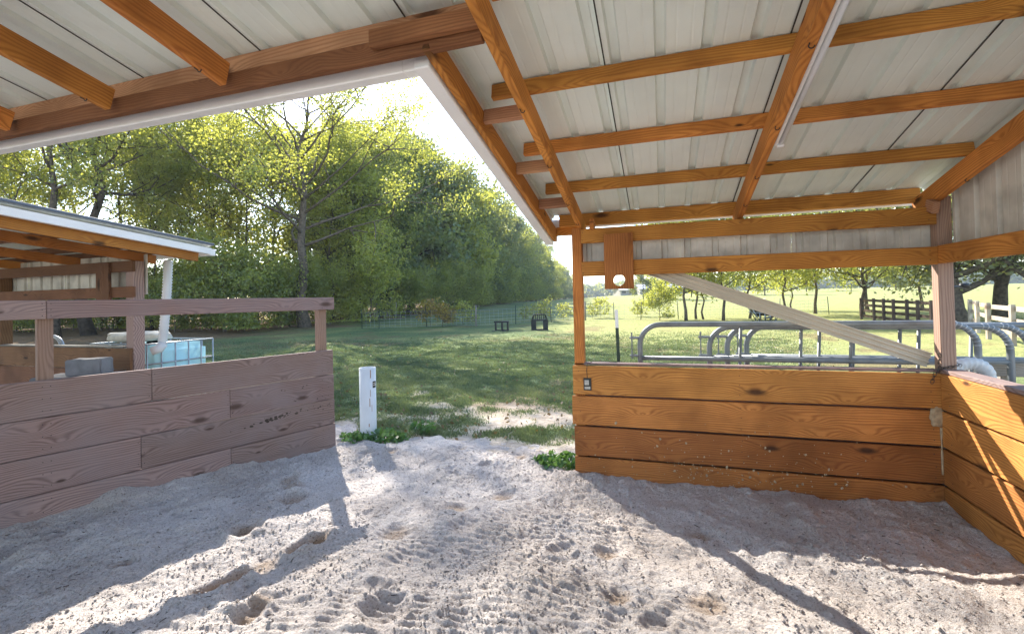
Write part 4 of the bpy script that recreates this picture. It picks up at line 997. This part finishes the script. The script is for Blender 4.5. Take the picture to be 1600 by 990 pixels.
farm(1056, 145, 8, 7, 1.9, YAW-0.1, "pale farm building at the right of the horizon group")

# ------------------------------------------------------------------ field fences
wf = empty("wire_fence", (-9, 29, 0), "thin woven wire fence on steel and wooden posts across the pasture", "fence")
FP = [(-17.6, 24.6), (-16.4, 24.6), (-13.94, 26.1), (-10.97, 26.9), (-9.04, 29.0), (-6.99, 30.4), (-5.57, 31.0), (-5.0, 32.3), (-3.08, 32.6), (-1.33, 32.6), (1.1, 33.2), (4.0, 34.0), (7.5, 35.0), (10.8, 36.5)]
for i, (x, y) in enumerate(FP):
    z = gzz(x, y); lx = 0.04*math.sin(i*2.3)
    if i in (3, 7): tube("post", [(x, y, z-0.2), (x+lx, y, z+1.3)], 0.055, M['greywood'], wf, 8)
    else: tube("post", [(x, y, z-0.2), (x+lx*2, y, z+1.22)], 0.024, M['tgreen'], wf, 6)
mb = MB()
for (xa, ya), (xb, yb) in zip(FP[:-1], FP[1:]):
    za, zb = gzz(xa, ya), gzz(xb, yb)
    for h in (0.08, 0.24, 0.40, 0.58, 0.78, 1.0): mb.tube([(xa, ya, za+h), (xb, yb, zb+h)], 0.005, 3)
    L = math.hypot(xb-xa, yb-ya); n = int(L/0.3)
    for j in range(1, n): f = j/n; mb.tube([(xa+(xb-xa)*f, ya+(yb-ya)*f, za+(zb-za)*f+0.08), (xa+(xb-xa)*f, ya+(yb-ya)*f, za+(zb-za)*f+1.0)], 0.004, 3)
tag(mb.build("wire_mesh", M['steel'], wf), kind='stuff')
hb = empty("brace_posts", (*cw(604, 42), 0), "three grey wooden fence posts with cross rails at the edge of the wood", "fence")
for px in (588, 604, 618):
    x, y = cw(px, 42); z = gzz(x, y); tube("post", [(x, y, z-0.2), (x, y, z+1.45)], 0.09, M['greywood'], hb, 8)
for h in (0.7, 1.2):
    a = cw(588, 42); b = cw(618, 42); tube("cross_rail", [(*a, gzz(*a)+h), (*b, gzz(*b)+h)], 0.05, M['greywood'], hb, 6)
# weeds along the wire
r = random.Random(77)
WD = [grow_tree(60+i, 1.3, 0.012, 0.15, 0.45, 9, 420, 0.075, k, 'bark', clump=0.13) for i, k in enumerate(('leaf_bright', 'leaf_red', 'leaf_green'))]
for i, (px, d) in enumerate(((672, 29.5), (690, 30), (705, 30), (722, 30.5), (735, 29.5), (690, 29), (818, 33), (838, 34), (850, 33), (880, 34), (925, 35), (938, 35), (995, 35), (1003, 35))):
    x, y = cw(px, d); k = 1 if px in (672, 690, 705) else (0 if i % 2 else 2)
    plant_tree(WD[k], x, y, r.uniform(0.8, 1.5), r.uniform(0, 6), "fence_weed", {0: "yellow-green weed sapling growing along the wire fence", 1: "reddish weed sapling growing along the wire fence", 2: "green weed sapling growing along the wire fence"}[k], "weed", {0: "yellow-green weeds along the wire", 1: "reddish weeds along the wire", 2: "green weeds along the wire"}[k])

def board_fence(name, pts, h, rails, mat, label, side, post_r=0.055):
    e = empty(name, (pts[0][0], pts[0][1], 0), label, "fence")
    for x, y in pts: z = gzz(x, y); board("post", (x, y, z-0.3), (x, y, z+h+0.06), post_r*2, post_r*2, M[mat], e, up=(1, 0, 0))
    for (xa, ya), (xb, yb) in zip(pts[:-1], pts[1:]):
        d = Vector((xb-xa, yb-ya, 0)).normalized(); nn = Vector((-d.y, d.x, 0))*side*(post_r+0.017)
        for q in rails: board("board", Vector((xa, ya, gzz(xa, ya)+q))+nn+d*0.003, Vector((xb, yb, gzz(xb, yb)+q))+nn-d*0.003, 0.14, 0.03, M[mat], e)
board_fence("board_fence", [(10.9, 31.5), (11.0, 30.1), (10.95, 28.8), (10.9, 27.6), (10.95, 26.4), (10.85, 25.2), (10.8, 24.0)], 1.15, (0.2, 0.5, 0.8, 1.08), 'backlitfence', "dark brown four-board fence left of the corner post", 1)
board_fence("board_fence", [(12.3, 24.4), (11.3, 22.0), (10.35, 19.6), (9.75, 17.4), (9.2, 15.6), (8.5, 13.4)], 1.15, (0.35, 0.72, 1.08), 'sunlitfence', "pale three-board fence right of the corner post", 1)
# steel attachments lying in the grass
at1 = empty("fork_attachment", (-8.1, 23.6, 0), "small black steel frame lying in the grass, left of the larger one", "frame")
def rb(root, nm, lo, hi, mat='black'):
    m_ = MB(); m_.box(lo, hi); return m_.build(nm, M[mat], root)
zz = gzz(-8.1, 23.6)-0.02
for x in (-8.48, -8.12, -7.8): rb(at1, "upright", (x-0.04, 23.55, zz), (x+0.04, 23.65, zz+0.5))
rb(at1, "top_bar", (-8.56, 23.54, zz+0.44), (-7.74, 23.66, zz+0.53)); rb(at1, "foot_bar", (-8.5, 23.5, zz), (-7.78, 23.56, zz+0.08)); rb(at1, "tine", (-8.46, 22.9, zz), (-8.38, 23.5, zz+0.05)); rb(at1, "tine", (-7.9, 22.9, zz), (-7.82, 23.5, zz+0.05))
at2 = empty("slotted_attachment", (-6.1, 23.8, 0), "larger black steel attachment plate with a slotted guard standing in the grass", "frame")
zz = gzz(-6.1, 23.8)-0.02
for x in (-6.42, -5.78): rb(at2, "side_plate", (x-0.13, 23.75, zz), (x+0.13, 23.82, zz+0.52))
rb(at2, "cross_bar", (-6.52, 23.73, zz+0.52), (-5.68, 23.84, zz+0.60)); rb(at2, "foot_bar", (-6.29, 23.76, zz), (-5.91, 23.82, zz+0.1))
tube("guard_frame", [(-6.53, 23.78, zz+0.5), (-6.45, 23.78, zz+0.78), (-6.36, 23.78, zz+0.86), (-5.84, 23.78, zz+0.86), (-5.75, 23.78, zz+0.78), (-5.67, 23.78, zz+0.5)], 0.03, M['black'], at2, 6)
for i in range(7): rb(at2, "guard_slat", (-6.44+i*0.105, 23.77, zz+0.60), (-6.40+i*0.105, 23.79, zz+0.85))
# cradle hay feeder
fd = empty("hay_feeder", (5.85, 30.8, 0), "black round-bottomed hay feeder with pale pipe frame in the field", "feeder")
z0 = gzz(5.85, 30.8); n = 14; V, F = [], []
for s in (-0.55, 0.55):
    for rr in (0.74, 0.71):
        for i in range(n+1): a = math.pi*(1+i/n); V.append((5.85+rr*math.cos(a), 30.8+s, z0+0.86+rr*math.sin(a)*0.95))
m1 = n+1
for i in range(n):
    F.append((i, i+1, 2*m1+i+1, 2*m1+i)); F.append((m1+i, 3*m1+i, 3*m1+i+1, m1+i+1)); F.append((i, m1+i, m1+i+1, i+1)); F.append((2*m1+i, 2*m1+i+1, 3*m1+i+1, 3*m1+i))
mesh_obj("cradle", V, F, M['black'], fd, True)
bm = bmesh.new(); bmesh.ops.create_icosphere(bm, subdivisions=3, radius=1)
for v in bm.verts: v.co = Vector((v.co.x*0.66, v.co.y*0.5, v.co.z*0.42))*(1+0.1*math.sin(v.co.x*9+v.co.y*7))
bm_obj("hay", bm, M['barkdark'], fd, Matrix.Translation((5.85, 30.8, z0+0.72)), True)
for s in (-0.58, 0.58):
    tube("frame_pipe", [(5.05, 30.8+s, z0+0.5), (6.65, 30.8+s, z0+0.5)], 0.03, M['steel'], fd, 6); tube("frame_pipe", [(5.0, 30.8+s, z0+0.86), (6.7, 30.8+s, z0+0.86)], 0.025, M['steel'], fd, 6)
    for x in (5.45, 5.72, 5.98, 6.25): tube("frame_pipe", [(x, 30.8+s, z0), (x, 30.8+s, z0+0.52)], 0.028, M['steel'], fd, 6)
    tube("frame_pipe", [(5.0, 30.8+s, z0+0.86), (5.45, 30.8+s, z0)], 0.028, M['steel'], fd, 6); tube("frame_pipe", [(6.7, 30.8+s, z0+0.86), (6.25, 30.8+s, z0)], 0.028, M['steel'], fd, 6)

# ------------------------------------------------------------------ weeds by the opening and grass
def weed_plant(x, y, n, rad, seed, label):
    rng = np.random.default_rng(seed); mb = MB(); ct = []
    e = empty("broadleaf_weed", (x, y, -0.05), label, "weed", "weeds at the sand's edge")
    C = []; A = []
    for i in range(n):
        a = rng.uniform(0, 6.28); rr = rad*math.sqrt(rng.random()); h = rng.uniform(0.03, 0.15)*(1.2-rr/rad*0.5)
        p = Vector((x+rr*math.cos(a)*1.5, y+rr*math.sin(a), h-0.03)); mb.tube([(x+rr*0.5*math.cos(a), y+rr*0.5*math.sin(a), -0.08), p], 0.0025, 3)
        for q in range(3): C.append((p.x+rng.normal(0, 0.018), p.y+rng.normal(0, 0.018), p.z+rng.normal(0, 0.01)))
    mb.build("stems", M['weed'], e)
    me = leaves_mesh("leaves", np.array(C), 0.042, rng, M['weed'], np.full(len(C), 0.5), 1.5); o = bpy.data.objects.new("leaves", me); COL.objects.link(o); place(o, None, e)
weed_plant(-3.22, 4.86, 130, 0.22, 1, "low green weed patch at the right foot of the white pipe")
weed_plant(-3.52, 4.72, 50, 0.13, 2, "small green weed patch at the left foot of the white pipe")
weed_plant(-0.98, 4.55, 120, 0.17, 3, "low green weed patch at the left end of the orange plank wall")
weed_plant(-2.95, 5.35, 35, 0.12, 4, "small green weed tuft in the turf behind the white pipe")
def grass():
    rng = np.random.default_rng(17); n = 900000
    d = 4.6*(5.0**rng.random(n)); px = rng.uniform(120, 1320, n)
    xc = (px-800)/728.56*d; x = xc*math.cos(YAW)-d*math.sin(YAW); y = xc*math.sin(YAW)+d*math.cos(YAW)
    m = grass_mask(x, y); tuft = vn2.fbm(x*3.1, y*3.1, 3)+0.5
    keep = (rng.random(n) < m**1.5*np.clip(0.2+tuft, 0.1, 1)) & (y > 4.55)
    keep &= ~((x > -0.8) & (y < 4.6)) & (rng.random(n) < ss(120, 300, px)*ss(1320, 1100, px)) & (rng.random(n) < ss(23, 14, d))
    keep &= (px > 480) | (d > 9)
    keep &= (px < 905) | (d > 8)
    x, y, d, t = x[keep], y[keep], d[keep], tuft[keep]; n = len(x)
    Z = gz(x, y)+0.05*vn.fbm(x*0.5, y*0.5, 4)*ss(4, 9, np.hypot(x, y))+0.03*vn2.fbm(x*2.3, y*2.3, 3)*ss(4.2, 6, np.hypot(x, y))
    h = rng.uniform(0.018, 0.05, n)*(0.7+0.6*t); w = 0.0035+0.0007*d; a = rng.uniform(0, 6.28, n); la = rng.uniform(0, 6.28, n); le = h*rng.uniform(0.2, 1.1, n)
    V = np.empty((n, 3, 3))
    V[:, 0] = np.stack([x-w*np.cos(a), y-w*np.sin(a), Z-0.006], 1); V[:, 1] = np.stack([x+w*np.cos(a), y+w*np.sin(a), Z-0.006], 1)
    V[:, 2] = np.stack([x+le*np.cos(la), y+le*np.sin(la), Z+h], 1)
    me = bpy.data.meshes.new("grass"); me.vertices.add(3*n); me.vertices.foreach_set('co', V.ravel())
    me.loops.add(3*n); me.loops.foreach_set('vertex_index', np.arange(3*n, dtype=np.int32))
    me.polygons.add(n); me.polygons.foreach_set('loop_start', np.arange(0, 3*n, 3, dtype=np.int32)); me.polygons.foreach_set('loop_total', np.full(n, 3, np.int32)); me.update(calc_edges=True)
    tt = np.clip(0.5+0.9*vn.fbm(x*0.6, y*0.6, 3)+rng.normal(0, 0.2, n), 0, 1)
    at = me.attributes.new('tint', 'FLOAT', 'POINT'); at.data.foreach_set('value', np.repeat(tt, 3).astype(np.float32))
    me.materials.append(M['grass']); o = bpy.data.objects.new("grass", me); COL.objects.link(o)
    tag(o, "short patchy grass growing outside the opening", "grass", None, 'stuff')
grass()
def fallen():
    rng = np.random.default_rng(41); n = 1700; d = 5.5*(4.5**rng.random(n)); px = rng.uniform(300, 1300, n)
    xc = (px-800)/728.56*d; x = xc*math.cos(YAW)-d*math.sin(YAW); y = xc*math.sin(YAW)+d*math.cos(YAW); k = (y > 4.7) & (px < 905) | (d > 9); x, y = x[k], y[k]
    C = np.stack([x, y, gz(x, y)+0.03+0.03*rng.random(len(x))], 1)
    me = leaves_mesh("fallen_leaves", C, 0.038, rng, M['litterleaf']); o = bpy.data.objects.new("fallen_leaves", me); COL.objects.link(o); tag(o, "brown and yellow fallen leaves scattered on the turf", "leaves", None, 'stuff')
fallen()
# ------------------------------------------------------------------ haze in the air
def haze():
    mb = MB(); mb.box((-700, -60, -1.5), (900, 800, 32.0)); o = mb.build("haze", M['pvc']); o.data.materials.clear()
    m = bpy.data.materials.new("thin_haze"); m.use_nodes = True; nt = m.node_tree; nt.nodes.clear()
    out = N(nt, "ShaderNodeOutputMaterial"); v = N(nt, "ShaderNodeVolumePrincipled"); v.inputs["Color"].default_value = (0.75, 0.85, 1.0, 1); v.inputs["Density"].default_value = 0.00045; v.inputs["Anisotropy"].default_value = 0.2
    nt.links.new(v.outputs[0], out.inputs["Volume"]); o.data.materials.append(m)
    tag(o, kind='stuff')
haze()
